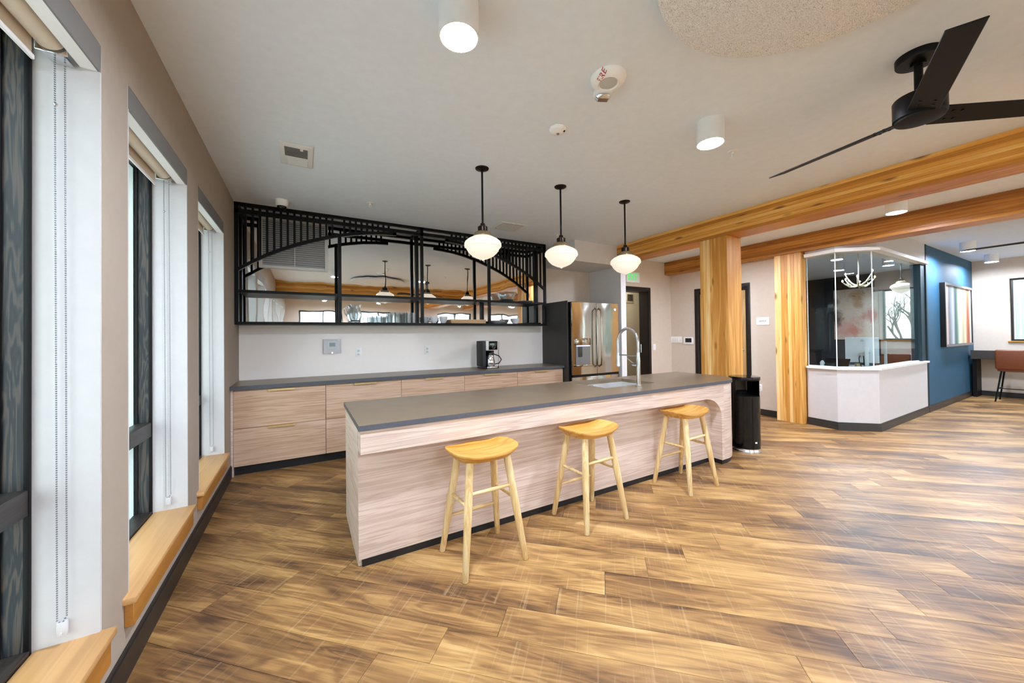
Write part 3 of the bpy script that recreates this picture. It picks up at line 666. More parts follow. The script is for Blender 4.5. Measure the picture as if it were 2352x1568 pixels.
# ---- coffee maker
def coffee():
    c = thing('coffee_maker', 'black and silver coffee maker with steel carafe on the back worktop', 'coffee maker', (2.26, 4.66, .872))
    z = .872
    part('base', rbox(2.15, 2.385, 4.55, 4.78, z, z+.03, .008), 'black_gloss', c)
    part('base_ring', rbox(2.195, 2.36, 4.542, 4.56, z+.002, z+.028, .006), 'chrome', c)
    part('water_tank', rbox(2.135, 2.19, 4.56, 4.77, z+.03, z+.385, .01), 'charcoal', c)
    part('column', rbox(2.19, 2.385, 4.70, 4.78, z+.03, z+.25, .008), 'black_gloss', c)
    part('tower', rbox(2.185, 2.375, 4.55, 4.78, z+.25, z+.392, .018, 3), 'white_paint', c)
    fp = part('control_panel', rbox(2.225, 2.36, 4.541, 4.552, z+.262, z+.382, .008), 'black_gloss', c)
    bm = tube(B(), [(2.298+.021*math.cos(a*PI/9), 4.5395, z+.298+.021*math.sin(a*PI/9)) for a in range(18)], .0035, 6, close=True); part('dial', bm, 'chrome', fp)
    part('display', bbox(2.24, 2.31, 4.539, 4.5415, z+.33, z+.352), 'lcd', fp)
    ca = part('carafe', lathe(B(), [(.0, .031), (.066, .031), (.072, .05), (.072, .10), (.062, .15), (.050, .18), (.046, .19), (.0, .19)], (2.278, 4.625, z), 28), 'chrome', c)
    part('lid', lathe(B(), [(.0, .19), (.05, .19), (.05, .215), (.035, .235), (.0, .235)], (2.278, 4.625, z), 24), 'black_gloss', ca)
    part('handle', tube(B(), [(2.325, 4.60, z+.20), (2.40, 4.575, z+.17), (2.43, 4.565, z+.12), (2.40, 4.575, z+.07), (2.345, 4.60, z+.055)], .007, 8), 'black_gloss', ca)
    part('frother_arm', tube(B(), [(2.38, 4.60, z+.375), (2.396, 4.585, z+.37), (2.396, 4.585, z+.03)], .005, 8), 'chrome', c)
coffee()
# ---- thermostat box, outlets
BW = BY; BY = BW-.0042
t = thing('thermostat', 'white thermostat inside a clear locking cover on the back wall', 'thermostat', (.29, BY, 1.14))
part('base', rbox(.212, .37, BY-.008, BY, 1.16, 1.295, .004), 'white_plastic', t)
th = part('body', rbox(.24, .345, BY-.026, BY-.008, 1.185, 1.285, .006), 'white_plastic', t)
part('screen', bbox(.262, .326, BY-.0275, BY-.0255, 1.222, 1.268), 'lcd', th)
bm = B()
for a in ((.19, .197, 1.14, 1.312), (.383, .39, 1.14, 1.312), (.197, .383, 1.14, 1.147), (.197, .383, 1.305, 1.312)): box(bm, a[0], a[1], BY-.05, BY, a[2], a[3])
box(bm, .197, .383, BY-.05, BY-.047, 1.147, 1.305); part('clear_cover', bm, 'clear_plastic', t)
bm = B(); cyl(bm, (.29, BY-.056, 1.148), (.29, BY-.046, 1.148), .009, n=14); part('lock', bm, 'chrome', t)
part('sticker', bbox(.352, .375, BY-.0515, BY-.0502, 1.292, 1.305), 'white_paint', t)
o = thing('wall_outlet', 'white wall outlet right of the thermostat on the back wall', 'outlet', (.59, BY, 1.08)); outlet_y(o, .59, BY, 1.14)
o = thing('wall_outlet', 'white wall outlet midway between thermostat and coffee maker', 'outlet', (1.465, BY, 1.085)); outlet_y(o, 1.465, BY, 1.143)
BY = BW
o = thing('light_switch', 'single white switch right of the exit doorway', 'switch', (5.89, EY, 1.02))
part('plate', rbox(5.855, 5.925, EY-.006, EY, 1.02, 1.135, .002), 'white_plastic', o); part('rocker', rbox(5.874, 5.906, EY-.010, EY-.005, 1.045, 1.11, .002), 'white_paint', o)
e = thing('exit_sign', 'illuminated green EXIT sign above the dark doorway', 'sign', (5.29, EY, 2.29))
part('panel', rbox(5.12, 5.475, EY-.03, EY, 2.285, 2.48, .004), 'white_plastic', e)
bm = text_bm('EXIT', .19, .001); rotate(bm, PI/2, 'X'); bmesh.ops.scale(bm, vec=(.72, 1, .95), verts=bm.verts); move(bm, (5.297, EY-.0315, 2.385)); part('lettering', bm, 'exit_green', e)

# ---- tableware on the shelf
Z1s, Z2s = 1.505, 1.836
def jug():
    x, y = .54, 4.76
    j = thing('glass_pitcher', 'cut-glass pitcher with handle on the lower shelf', 'pitcher', (x, y, Z1s))
    bm = lathe(B(), [(.0, .0), (.055, .0), (.058, .012), (.050, .03), (.066, .07), (.074, .105), (.066, .14), (.052, .17), (.056, .20), (.066, .225), (.062, .225), (.052, .20), (.048, .17), (.062, .14), (.070, .105), (.062, .07), (.046, .032), (.0, .02)], (x, y, Z1s), 20, cap=False); part('body', bm, 'tumbler_glass', j)
    part('handle', tube(B(), [(x-.052, y, Z1s+.20), (x-.085, y, Z1s+.212), (x-.10, y, Z1s+.18), (x-.092, y, Z1s+.13), (x-.068, y, Z1s+.10)], .007, 8), 'tumbler_glass', j)
jug()
def tumbler(r, h): return lathe(B(), [(.0, 0), (r*.8, 0), (r, h), (r-.003, h), (r*.8-.002, .008), (.0, .008)], (0, 0, 0), 9, cap=False)
SH = [(.70, 4.72), (.765, 4.80), (.80, 4.70), (.865, 4.74), (.93, 4.71), (.90, 4.83)]
TL = [(.985, 4.78), (1.02, 4.70), (1.095, 4.74), (1.165, 4.70), (1.235, 4.75), (1.15, 4.82)]
for k, (x, y) in enumerate(SH):
    bm = move(tumbler(.034, .085), (x, y, Z1s)); single('tumbler', bm, 'tumbler_glass', ['short clear glass nearest the glass pitcher', 'short clear glass second from the pitcher, toward the mirror', 'short clear glass third from the pitcher, at the shelf front', 'short clear glass fourth from the pitcher', 'short clear glass at the front, next to the tall glasses', 'short clear glass at the back, next to the tall glasses'][k], 'glass', 'short glasses on the lower shelf')
for k, (x, y) in enumerate(TL):
    bm = move(tumbler(.036, .135), (x, y, Z1s)); single('tall_tumbler', bm, 'tumbler_glass', ['leftmost tall clear glass, beside the short glasses', 'second tall clear glass from the left, at the shelf front', 'third tall clear glass from the left', 'tall clear glass at the shelf front, second from the center post', 'tall clear glass nearest the center shelf post', 'tall clear glass at the back by the mirror, left of the center post'][k], 'glass', 'tall glasses on the lower shelf')
def cup(x, y, label):
    c = thing('cup', label, 'cup', (x, y, Z1s), 'white cups on the lower shelf'); k = 1.28
    part('bowl', lathe(B(), [(a*k, b*k) for a, b in [(.0, 0), (.022, 0), (.024, .006), (.036, .025), (.043, .07), (.040, .07), (.033, .027), (.0, .012)]], (x, y, Z1s), 22, cap=False), 'ceramic', c)
    part('handle', tube(B(), [(x-.036*k, y-.01, Z1s+.058*k), (x-.06*k, y-.02, Z1s+.052*k), (x-.064*k, y-.02, Z1s+.035*k), (x-.034*k, y-.01, Z1s+.022*k)], .005, 8), 'ceramic', c)
cup(1.43, 4.83, 'leftmost white cup on the lower shelf, behind the others'); cup(1.50, 4.715, 'middle white cup on the lower shelf'); cup(1.635, 4.725, 'rightmost white cup on the lower shelf, beside the wooden box')
t = thing('wooden_box', 'flat pale wooden tray box on the lower shelf', 'tray', (2.0, 4.76, Z1s))
for a in ((1.73, 2.25, 4.68, 4.692), (1.73, 2.25, 4.836, 4.848), (1.73, 1.742, 4.692, 4.836), (2.238, 2.25, 4.692, 4.836)): part('side', rbox(a[0], a[1], a[2], a[3], Z1s, Z1s+.055, .001, 1), 'board_wood', t)
part('bottom', bbox(1.742, 2.238, 4.692, 4.836, Z1s, Z1s+.008), 'board_wood', t)
def dish(r, h, foot=.5): return lathe(B(), [(.0, 0), (r*foot, 0), (r*foot, .004), (r, h), (r-.004, h), (r*foot, .008), (.0, .007)], (0, 0, 0), 28, cap=False)
for k, (x, y, z) in enumerate([(2.46, 4.74, 0), (2.46, 4.74, .009), (2.46, 4.74, .018)]):
    single('plate', move(dish(.12, .026), (x, y, Z1s+z)), 'ceramic', ['lowest white plate of the stack on the lower shelf', 'middle white plate of the stack on the lower shelf', 'top white plate of the stack on the lower shelf'][k], 'plate', 'white plates on the lower shelf')
single('bowl', move(dish(.075, .06, .5), (2.76, 4.73, Z1s)), 'ceramic', 'white bowl at the bottom of the small bowl stack', 'bowl', 'white bowls on the lower shelf')
single('bowl', move(dish(.077, .06, .5), (2.76, 4.73, Z1s+.018)), 'ceramic', 'white bowl on top of the small bowl stack', 'bowl', 'white bowls on the lower shelf')
single('serving_tray', rbox(2.93, 3.20, 4.68, 4.86, Z1s, Z1s+.018, .005), 'black_matte', 'flat black tray at the right end of the lower shelf', 'tray')
def faceted_bowl():
    bm = lathe(B(), [(.0, 0), (.09, 0), (.105, .03), (.135, .10), (.15, .135), (.145, .135), (.128, .10), (.098, .032), (.0, .012)], (2.64, 4.765, Z2s), 14, cap=False)
    single('crystal_bowl', bm, 'tumbler_glass', 'large faceted glass bowl on the upper shelf', 'bowl')
faceted_bowl()
single('platter', move(dish(.125, .02), (2.98, 4.77, Z2s)), 'ceramic', 'flat white platter on the upper shelf beside the glass bowl', 'platter')

# ================================================================== ISLAND
IZ = .843
def arc_corner(x0, xr, y0, r, yb, n=12):
    cx, cy = xr-r, y0+r
    return [(cx+r*math.cos(-PI/2+PI/2*i/n), cy+r*math.sin(-PI/2+PI/2*i/n)) for i in range(n+1)]
def island():
    s = thing('kitchen_island', 'long wood-grain kitchen island with rounded right end', 'kitchen island', (2.2, 2.6, 0))
    yf, yr = 2.15, 2.268
    lower = [(.265, .682)] + [(3.36, .682), (3.416, .682), (3.48, .672), (3.54, .650), (3.59, .617), (3.63, .575), (3.652, .530), (3.66, .48), (3.66, .045)]
    part('apron', prism_xz(B(), [(.265, .811)]+lower+[(3.70, .045), (3.70, .811)], yf, yr), 'laminate', s)
    part('front_panel', bbox(.265, 2.0, yr, yr+.02, .045, .69), 'laminate', s); part('front_panel', bbox(2.002, 3.705, yr, yr+.02, .045, .69), 'laminate', s)
    part('end_panel', rbox(.265, .285, yr+.021, 2.985, .0, .811, .001, 1), 'laminate_v', s)
    end = arc_corner(3.70, 4.10, yf, .36, 2.98)
    out = [(3.70, yf)]+end+[(4.10, 2.98), (3.72, 2.98)]
    inn = [(3.72, 2.95), (4.08, 2.95)] + [(p[0]-.02*(p[0] > 3.8), p[1]+.02) for p in end[::-1]] + [(3.70, yf+.02)]
    part('rounded_end', prism(B(), out+inn, .045, .811), 'laminate_v', s)
    part('back_panel', bbox(.285, 3.72, 2.965, 2.985, .1, .811), 'laminate', s)
    kick = arc_corner(3.70, 4.09, yf+.008, .355, 2.97)
    bm = prism(B(), [(3.665, yf+.008)]+kick+[(4.09, 2.97), (4.05, 2.97), (4.05, 2.53), (3.72, yf+.12), (3.665, yf+.12)], 0, .045); box(bm, .286, 3.70, yr+.004, yr+.02, 0, .045); part('toe_kick', bm, 'toe_kick', s)
    # stone top with a cut-out for the sink
    sx0, sx1, sy0, sy1 = 2.36, 3.02, 2.44, 2.87; y0, y1 = 2.142, 3.0
    def top(mat, z0, z1, nm, g):
        bm = box(B(), .255-g, sx0, y0-g, y1+g, z0, z1); box(bm, sx0, sx1, y0-g, sy0, z0, z1); box(bm, sx0, sx1, sy1, y1+g, z0, z1)
        prism(bm, [(sx1, y0-g)]+arc_corner(0, 4.115+g, y0-g, .37, 0)+[(4.115+g, y1+g), (sx1, y1+g)], z0, z1); return part(nm, bm, mat, s)
    top('stone_top', .811, IZ, 'stone_slab', 0)
    bm = B(); pts = [(.255, y1), (.255, y0)] + arc_corner(0, 4.115, y0, .37, 0)+[(4.115, y1)]
    vs_ = []
    for k, (x, y) in enumerate(pts):
        cx, cy = 2.2, 2.6; vs_.append((bm.verts.new((x+(.0008 if x > 3.9 else -.0008 if x < .3 else 0), y-(.0008 if y < 2.9 else -.0), .813)), bm.verts.new((x+(.0008 if x > 3.9 else -.0008 if x < .3 else 0), y-(.0008 if y < 2.9 else 0), IZ-.002))))
    for a, b in zip(vs_, vs_[1:]): bm.faces.new((a[0], b[0], b[1], a[1]))
    part('slab_edge', bm, 'stone_edge', s)
    # sink basin
    bm = B(); zb = IZ-.20
    for a in ((sx0-.012, sx0, sy0-.012, sy1+.012), (sx1, sx1+.012, sy0-.012, sy1+.012), (sx0, sx1, sy0-.012, sy0), (sx0, sx1, sy1, sy1+.012)): box(bm, a[0], a[1], a[2], a[3], zb, .8105)
    box(bm, sx0-.012, sx1+.012, sy0-.012, sy1+.012, zb-.01, zb); k = thing('sink', 'undermount stainless sink set into the island top', 'sink', ((sx0+sx1)/2, (sy0+sy1)/2, zb))
    part('basin', bm, 'sink_steel', k); bm = B(); cyl(bm, (2.69, 2.65, zb), (2.69, 2.65, zb+.004), .045, n=20); part('drain', bm, 'chrome', k)
    o = thing('island_outlet', 'white outlet plate on the island front behind the farthest stool', 'outlet', (2.93, yr, .38)); outlet_y(o, 2.93, yr, .44)
island()
def faucet():
    x, y = 2.66, 2.325; z = IZ
    f = thing('faucet', 'tall chrome spring-neck faucet at the island sink', 'faucet', (x, y, z))
    part('base', lathe(B(), [(.028, 0), (.028, .006), (.021, .012), (.0205, .03), (.0, .03)], (x, y, z), 20), 'chrome', f)
    bm = B(); cyl(bm, (x, y, z+.012), (x, y, z+.27), .0185, n=18); part('column', bm, 'chrome', f)
    bm = B(); cyl(bm, (x, y, z+.26), (x, y, z+.315), .0165, n=18); part('collar', bm, 'chrome', f)
    yh = y+.246; pts = [(x, y, z+.30), (x, y, z+.38)] + [(x, (y+yh)/2-.123*math.cos(PI*i/12), z+.41+.128*math.sin(PI*i/12)) for i in range(13)] + [(x, yh, z+.38), (x, yh, z+.30)]
    n = part('spring_neck', tube(B(), pts, .0125, 12), 'chrome', f)
    bm = B(); P_ = [Vector(p) for p in pts]; tot = 90; seg = [(b-a).length for a, b in zip(P_, P_[1:])]; L = sum(seg); hel = []
    for i in range(tot*6+1):
        d = L*i/(tot*6); q = 0
        while q < len(seg)-1 and d > seg[q]: d -= seg[q]; q += 1
        c = P_[q].lerp(P_[q+1], min(1, d/seg[q])); dr = (P_[q+1]-P_[q]).normalized(); u, v = Vector((1, 0, 0)), dr.cross(Vector((1, 0, 0))).normalized()
        a = 2*PI*i/6; hel.append(c+u*(.0135*math.cos(a))+v*(.0135*math.sin(a)))
    part('coil', tube(bm, hel, .0021, 5), 'chrome', n)
    bm = lathe(B(), [(.016, .30), (.018, .27), (.017, .22), (.0205, .19), (.0205, .172), (.0, .172)], (x, yh, z), 18); part('spray_head', bm, 'chrome', f)
    bm = B(); cyl(bm, (x, y, z+.285), (x, yh, z+.285), .0065, n=10); part('support_bar', bm, 'chrome', f)
    bm = B(); cyl(bm, (x, y, z+.205), (x, y+.062, z+.205), .017, n=16); part('valve_body', bm, 'chrome', f)
    bm = B(); cyl(bm, (x, y+.055, z+.21), (x-.005, y+.125, z+.255), .006, .005, n=10); part('lever', bm, 'chrome', f)
    g = thing('sink_button', 'small chrome air switch button beside the sink', 'button', (2.34, 2.60, z)); part('cap', lathe(B(), [(.018, 0), (.018, .005), (.012, .010), (.0, .010)], (2.34, 2.60, z), 16), 'chrome', g)
faucet()
# ---- stools
def stool(loc, rot, label):
    s = thing('bar_stool', label, 'stool', loc, 'wooden bar stools at the island', rot)
    L, D, H = .216, .155, .672; n = 40; rings = []
    def outline(a, k, zf, e=.72):
        c, q = math.cos(a), math.sin(a)
        x = L*k*abs(c)**.58*(1 if c >= 0 else -1); y = D*k*abs(q)**.66*(1 if q >= 0 else -1)
        return Vector((x, y, zf(x, y)))
    def ztop(x, y):
        t_ = x/L; u = y/D
        return H-.034+.034*abs(t_)**2.2 + .013*max(0, u)**1.5*math.cos(min(1, abs(t_)*1.35)*PI/2)**2 - .006*(1-min(1, u*u))
    bm = B(); R = []
    for k in (.02, .25, .5, .75, .92, 1.0): R.append([bm.verts.new(outline(2*PI*i/n, k, ztop)) for i in range(n)])
    def zlow(kk): return lambda x, y: ztop(x/kk, y/kk)
    R.append([bm.verts.new(outline(2*PI*i/n, 1.0, lambda x, y: ztop(x, y)-.008)) for i in range(n)])
    R.append([bm.verts.new(outline(2*PI*i/n, .80, lambda x, y: H-.070+.010*(x/L)**2)) for i in range(n)])
    for a, b in zip(R, R[1:]):
        for i in range(n): bm.faces.new((a[i], a[(i+1) % n], b[(i+1) % n], b[i]))
    bm.faces.new(R[0]); bm.faces.new(R[-1][::-1]); part('seat', bm, 'stool_seat', s, local=True)
    F_ = {}
    for sx in (-1, 1):
        for sy in (-1, 1):
            a, b = Vector((sx*.122, sy*.088, H-.066)), Vector((sx*.195, sy*.172, 0)); F_[(sx, sy)] = (a, b)
            bm = B(); m_ = a.lerp(b, .45); u, v = frame_of(b-a)
            skin(bm, [ring_pts(a-(b-a).normalized()*.012, u, v, .0225, 14), ring_pts(m_, u, v, .0235, 14), ring_pts(b+Vector((0, 0, .004)), u, v, .0170, 14), ring_pts(b, u, v, .0150, 14)])
            for vv in bm.verts:
                if vv.co.z < .0: vv.co.z = 0
            part('leg', bm, 'stool_leg', s, local=True)
    def at(c, z):
        a, b = F_[c]; t_ = (z-a.z)/(b.z-a.z); return a.lerp(b, t_)
    for c0, c1, z in (((-1, -1), (1, -1), .434), ((-1, 1), (1, 1), .223), ((-1, -1), (-1, 1), .368), ((1, -1), (1, 1), .355)):
        bm = B(); p, q = at(c0, z), at(c1, z); tube(bm, [p, p.lerp(q, .5), q], [.0095, .0115, .0095], 10); part('rung', bm, 'stool_rung', s, local=True)
    return s
st = stool((.935, 2.02, 0), .03, 'nearest wooden bar stool, left end of the island')
dup(st, (1.805, 2.045, 0), .05, 'middle wooden bar stool at the island')
dup(st, (2.918, 2.05, 0), .04, 'farthest wooden bar stool, near the rounded island end')
# ---- trash can
def trash():
    x, y, r = 4.36, 2.296, .148
    t = thing('trash_can', 'glossy black round trash can between island end and timber column', 'trash can', (x, y, 0))
    part('body', lathe(B(), [(.0, .035), (r, .035), (r, .62), (r-.004, .62), (r-.004, .05), (.0, .05)], (x, y, 0), 48, cap=False), 'black_gloss', t)
    part('base_ring', lathe(B(), [(.0, 0), (r+.010, 0), (r+.010, .018), (r+.004, .03), (r+.004, .042), (.0, .042)], (x, y, 0), 48), 'chrome', t)
    part('lid', lathe(B(), [(.0, .795), (r+.003, .795), (r+.006, .80), (r+.006, .828), (r+.002, .834), (.0, .838)], (x, y, 0), 48), 'black_gloss', t)
    bm = B(); mid = math.atan2(-y, -x)+.62; half = 1.2; n = 40; P0, P1 = [], []
    for i in range(n+1):
        a = mid+half+(2*PI-2*half)*i/n; edge = min(i, n-i)/n; zl = .62
        for lst, rr in ((P0, r), (P1, r-.004)): lst.append([bm.verts.new((x+rr*math.cos(a), y+rr*math.sin(a), z)) for z in (.60, .795)])
    for i in range(n):
        bm.faces.new((P0[i][0], P0[i+1][0], P0[i+1][1], P0[i][1])); bm.faces.new((P1[i+1][0], P1[i][0], P1[i][1], P1[i+1][1]))
    for i in (0, n): bm.faces.new((P0[i][0], P0[i][1], P1[i][1], P1[i][0]))
    part('hood', bm, 'black_gloss', t)
    part('liner', lathe(B(), [(.0, .60), (r-.006, .60), (r-.006, .608), (.0, .608)], (x, y, 0), 40), 'black_matte', t)
    a = math.atan2(-y, -x)+.75; bm = bbox(-.012, .012, -.001, .001, -.009, .009); rotate(bm, a+PI/2, 'Z'); move(bm, (x+(r+.001)*math.cos(a), y+(r+.001)*math.sin(a), .115)); part('label_plate', bm, 'white_paint', t)
trash()

# ================================================================== CEILING THINGS
def pendant(x, y, label, tip=1.958, z1=CZ):
    p = thing('pendant_lamp', label, 'pendant lamp', (x, y, z1), 'schoolhouse pendant lamps')
    part('canopy', lathe(B(), [(.0, -.022), (.02, -.022), (.055, -.008), (.058, 0), (.0, 0)], (x, y, z1), 28), 'bronze', p)
    bm = B(); cyl(bm, (x, y, tip+.30), (x, y, z1-.01), .0085, n=12); part('stem', bm, 'black_metal', p)
    part('fitter', lathe(B(), [(.041, .247), (.041, .285), (.034, .292), (.022, .298), (.018, .315), (.0, .315)], (x, y, tip), 28), 'bronze', p)
    part('shoulder', lathe(B(), [(.080, .203), (.079, .218), (.066, .238), (.045, .248), (.0, .249)], (x, y, tip), 32, cap=False), 'shoulder_brass', p)
    g = part('glass_globe', lathe(B(), [(.0, 0), (.008, .003), (.012, .010), (.045, .020), (.09, .042), (.12, .070), (.137, .098), (.142, .112), (.152, .116), (.156, .125), (.155, .145), (.148, .160), (.125, .180), (.098, .194), (.080, .203), (.0, .204)], (x, y, tip), 48), 'globe', p)
    return p
pd = pendant(1.31, 2.768, 'leftmost schoolhouse pendant lamp over the island')
dup(pd, (2.126, 2.757, CZ), None, 'middle schoolhouse pendant lamp over the island'); dup(pd, (2.972, 2.748, CZ), None, 'rightmost schoolhouse pendant lamp, in front of the exit sign')
def downlight(x, y, label, group=None):
    d = thing('cylinder_light', label, 'ceiling light', (x, y, CZ), group)
    part('housing', lathe(B(), [(.0, -.135), (.076, -.135), (.078, -.147), (.0845, -.147), (.085, -.14), (.085, 0), (.0, 0)], (x, y, CZ), 36), 'white_paint', d)
    part('diffuser', lathe(B(), [(.0, -.141), (.076, -.141), (.076, -.136), (.0, -.136)], (x, y, CZ), 32), 'lamp_white', d)
    return d
dl = downlight(.578, 1.435, 'large white cylinder light at the top of the photo, nearest the camera', 'cylinder ceiling lights')
dup(dl, (2.367, 1.435, CZ), None, 'white cylinder ceiling light between the fire strobe and the fan'); dup(dl, (5.52, 1.32, CZ), None, 'white cylinder ceiling light between the two timber beams')
dup(dl, (9.22, 1.41, CZ), None, 'white cylinder ceiling light beside the top of the blue wall'); dup(dl, (11.15, 1.43, CZ), None, 'farthest white cylinder ceiling light, near the far window wall')
dup(dl, (5.02, 3.0, CZ), None, 'cylinder ceiling light between the beams, hidden behind the island column', 'cylinder ceiling lights')
for x, nx in ((.58, 'first from the left wall'), (2.4, 'second from the left wall'), (5.5, 'third from the left wall'), (8.0, 'fourth from the left wall'), (10.5, 'fifth from the left wall')):
    for y, ny in ((-2.0, 'near row'), (-4.2, 'far row')): dup(dl, (x, y, CZ), None, 'cylinder ceiling light behind the camera, %s, %s' % (ny, nx), 'ceiling lights behind the camera')
dup(dl, (8.15, 2.70, CZ), None, 'left cylinder ceiling light inside the glazed reception', 'reception ceiling lights'); dup(dl, (9.6, 3.15, CZ), None, 'rear cylinder ceiling light inside the glazed reception', 'reception ceiling lights'); dup(dl, (9.8, 2.47, CZ), None, 'right cylinder ceiling light inside the glazed reception', 'reception ceiling lights')
def fan(x, y, rot, label):
    f = thing('ceiling_fan', label, 'ceiling fan', (x, y, CZ), 'black ceiling fans', rot)
    L = lambda prof, n=40: lathe(B(), prof, (0, 0, 0), n)
    part('canopy', L([(.0, -.055), (.03, -.055), (.03, -.04), (.082, -.036), (.085, -.03), (.085, 0), (.0, 0)]), 'black_metal', f, local=True)
    bm = B(); cyl(bm, (0, 0, -.21), (0, 0, -.05), .017, n=16); part('downrod', bm, 'black_metal', f, local=True)
    part('coupling', L([(.0, -.215), (.034, -.215), (.034, -.19), (.02, -.178), (.0, -.178)]), 'black_metal', f, local=True)
    part('motor_housing', L([(.0, -.325), (.092, -.325), (.098, -.318), (.098, -.222), (.093, -.214), (.0, -.212)]), 'black_metal', f, local=True)
    part('bottom_cap', L([(.0, -.342), (.06, -.340), (.091, -.332), (.093, -.326), (.0, -.326)]), 'black_matte', f, local=True)
    for k in range(3):
        th_ = math.radians(79+122*k) ; ph = math.radians(17); d = Vector((math.cos(th_), math.sin(th_), 0)); wv = Vector((math.sin(th_), -math.cos(th_), 0))*math.cos(ph)+Vector((0, 0, math.sin(ph))); nv = d.cross(wv)
        c = Vector((0, 0, -.315)); bm = B(); th2 = .004; V = {}
        pl = [(.075, -.058), (.748, -.048), (.70, .050), (.075, .058)]
        A = [bm.verts.new(c+d*a+wv*b+nv*th2) for a, b in pl]; C_ = [bm.verts.new(c+d*a+wv*b-nv*th2) for a, b in pl]
        bm.faces.new(A); bm.faces.new(C_[::-1])
        for i in range(4): bm.faces.new((A[i], A[(i+1) % 4], C_[(i+1) % 4], C_[i]))
        bl = part('blade', bevel(bm, .0025, 1), 'black_matte', f, local=True)
        bm = B()
        for a in (.13, .17):
            for b in (-.025, .025): p = c+d*a+wv*b; cyl(bm, p-nv*.008, p+nv*.008, .006, n=8)
        part('bolts', bm, 'black_metal', bl, local=True)
    return f
fan(2.745, .565, 0, 'black three-blade ceiling fan at the upper right, near the camera')
fan(7.88, .53, math.radians(9), 'black ceiling fan beyond the beams, one blade showing at the right edge')
cl = thing('acoustic_cloud', 'round pale wood-wool acoustic ceiling panel at the top of the photo', 'ceiling panel', (1.552, .431, 2.66))
part('panel', lathe(B(), [(.0, 2.66), (.60, 2.66), (.613, 2.665), (.6155, 2.672), (.6155, 2.70), (.0, 2.70)], (1.552, .431, 0), 96), 'wood_wool', cl)
bm = B()
for a in (0.6, 2.2, 3.7, 5.2): cyl(bm, (1.552+.4*math.cos(a), .431+.4*math.sin(a), 2.70), (1.552+.4*math.cos(a), .431+.4*math.sin(a), CZ), .02, n=10)
part('standoffs', bm, 'white_paint', cl)
def strobe():
    x, y = 1.462, 1.455; s = thing('fire_alarm', 'white FIRE ceiling speaker with a clear strobe', 'fire alarm', (x, y, CZ))
    part('base', lathe(B(), [(.0, -.030), (.050, -.030), (.056, -.036), (.075, -.034), (.092, -.018), (.096, 0), (.0, 0)], (x, y, CZ), 40), 'white_plastic', s)
    part('speaker_grille', lathe(B(), [(.0, -.0315), (.048, -.0315), (.048, -.030), (.0, -.030)], (x, y, CZ), 32), 'grille_pale', s)
    d = Vector((.42, .91, 0)).normalized(); ang = math.atan2(d.y, d.x)
    bm = bevel(bbox(.045, .128, -.047, .047, -.036, 0), .006, 2); rotate(bm, ang, 'Z'); move(bm, (x, y, CZ)); part('strobe_housing', bm, 'white_plastic', s)
    bm = bevel(bbox(.060, .120, -.042, .042, -.066, -.036), .014, 1); rotate(bm, ang, 'Z'); move(bm, (x, y, CZ)); ln = part('strobe_lens', bm, 'chrome', s)
    bm = text_bm('FIRE', .036, .0004); ex = Vector((-.22, -.975, 0)); ey = Vector((-.975, .22, 0))
    for v_ in bm.verts:
        q = ex*v_.co.x+ey*v_.co.y+Vector((-.072, -.026, 0)); rr = q.length
        zz = -.0355 if rr < .066 else (-.0345 if rr < .075 else -.0345+.016*(rr-.075)/.017)
        v_.co = q+Vector((x, y, CZ+zz-.0016+v_.co.z))
    part('lettering', bm, 'red_print', s)
strobe()
s = thing('occupancy_sensor', 'small white ceiling sensor left of the fire strobe', 'sensor', (1.515, 1.985, CZ))
part('body', lathe(B(), [(.0, -.036), (.03, -.034), (.052, -.020), (.058, 0), (.0, 0)], (1.515, 1.985, CZ), 8), 'white_plastic', s)
part('lens', sphere(B(), (1.515, 1.985, CZ-.032), .012), 'fascia_grey', s)
part('side_lens', sphere(B(), (1.545, 1.955, CZ-.022), .009), 'charcoal', s)
def sprinkler(x, y, label):
    k = thing('fire_sprinkler', label, 'sprinkler', (x, y, CZ), 'ceiling fire sprinklers')
    part('escutcheon', lathe(B(), [(.0, -.006), (.03, -.006), (.036, 0), (.0, 0)], (x, y, CZ), 24), 'white_paint', k)
    bm = B(); cyl(bm, (x, y, CZ-.025), (x, y, CZ-.004), .010, n=12); tube(bm, [(x-.008, y, CZ-.022), (x-.014, y, CZ-.034), (x-.004, y, CZ-.046)], .003, 6); tube(bm, [(x+.008, y, CZ-.022), (x+.014, y, CZ-.034), (x+.004, y, CZ-.046)], .003, 6); part('frame', bm, 'white_paint', k)
    part('deflector', lathe(B(), [(.0, -.049), (.016, -.049), (.016, -.046), (.0, -.046)], (x, y, CZ), 16), 'white_paint', k)
sprinkler(2.905, 1.585, 'ceiling sprinkler beside the cylinder light near the fan'); sprinkler(.609, 4.04, 'ceiling sprinkler above the middle of the bridge shelf'); sprinkler(3.08, 4.07, 'ceiling sprinkler behind the middle pendant lamp')
v = thing('ceiling_vent', 'white ceiling vent near the left wall with a half grille', 'vent', (-.045, 3.235, CZ))
part('frame', rbox(-.155, .065, 3.05, 3.425, CZ-.012, CZ, .003), 'white_paint', v)
part('grille_well', bbox(-.12, .03, 3.10, 3.25, CZ-.0135, CZ-.0115), 'vent_grey', v)
for k in range(9): part('louver', bbox(-.12, .03, 3.106+k*.0165, 3.110+k*.0165, CZ-.017, CZ-.013), 'fascia_grey', v)
part('door', rbox(-.11, .03, 3.27, 3.40, CZ-.015, CZ-.011, .001, 1), 'white_paint', v)
part('latch', bbox(-.02, .0, 3.10, 3.12, CZ-.019, CZ-.0135), 'white_plastic', v)
v = thing('ceiling_diffuser', 'flat rectangular ceiling diffuser behind the left pendant lamp', 'vent', (2.31, 4.09, CZ))
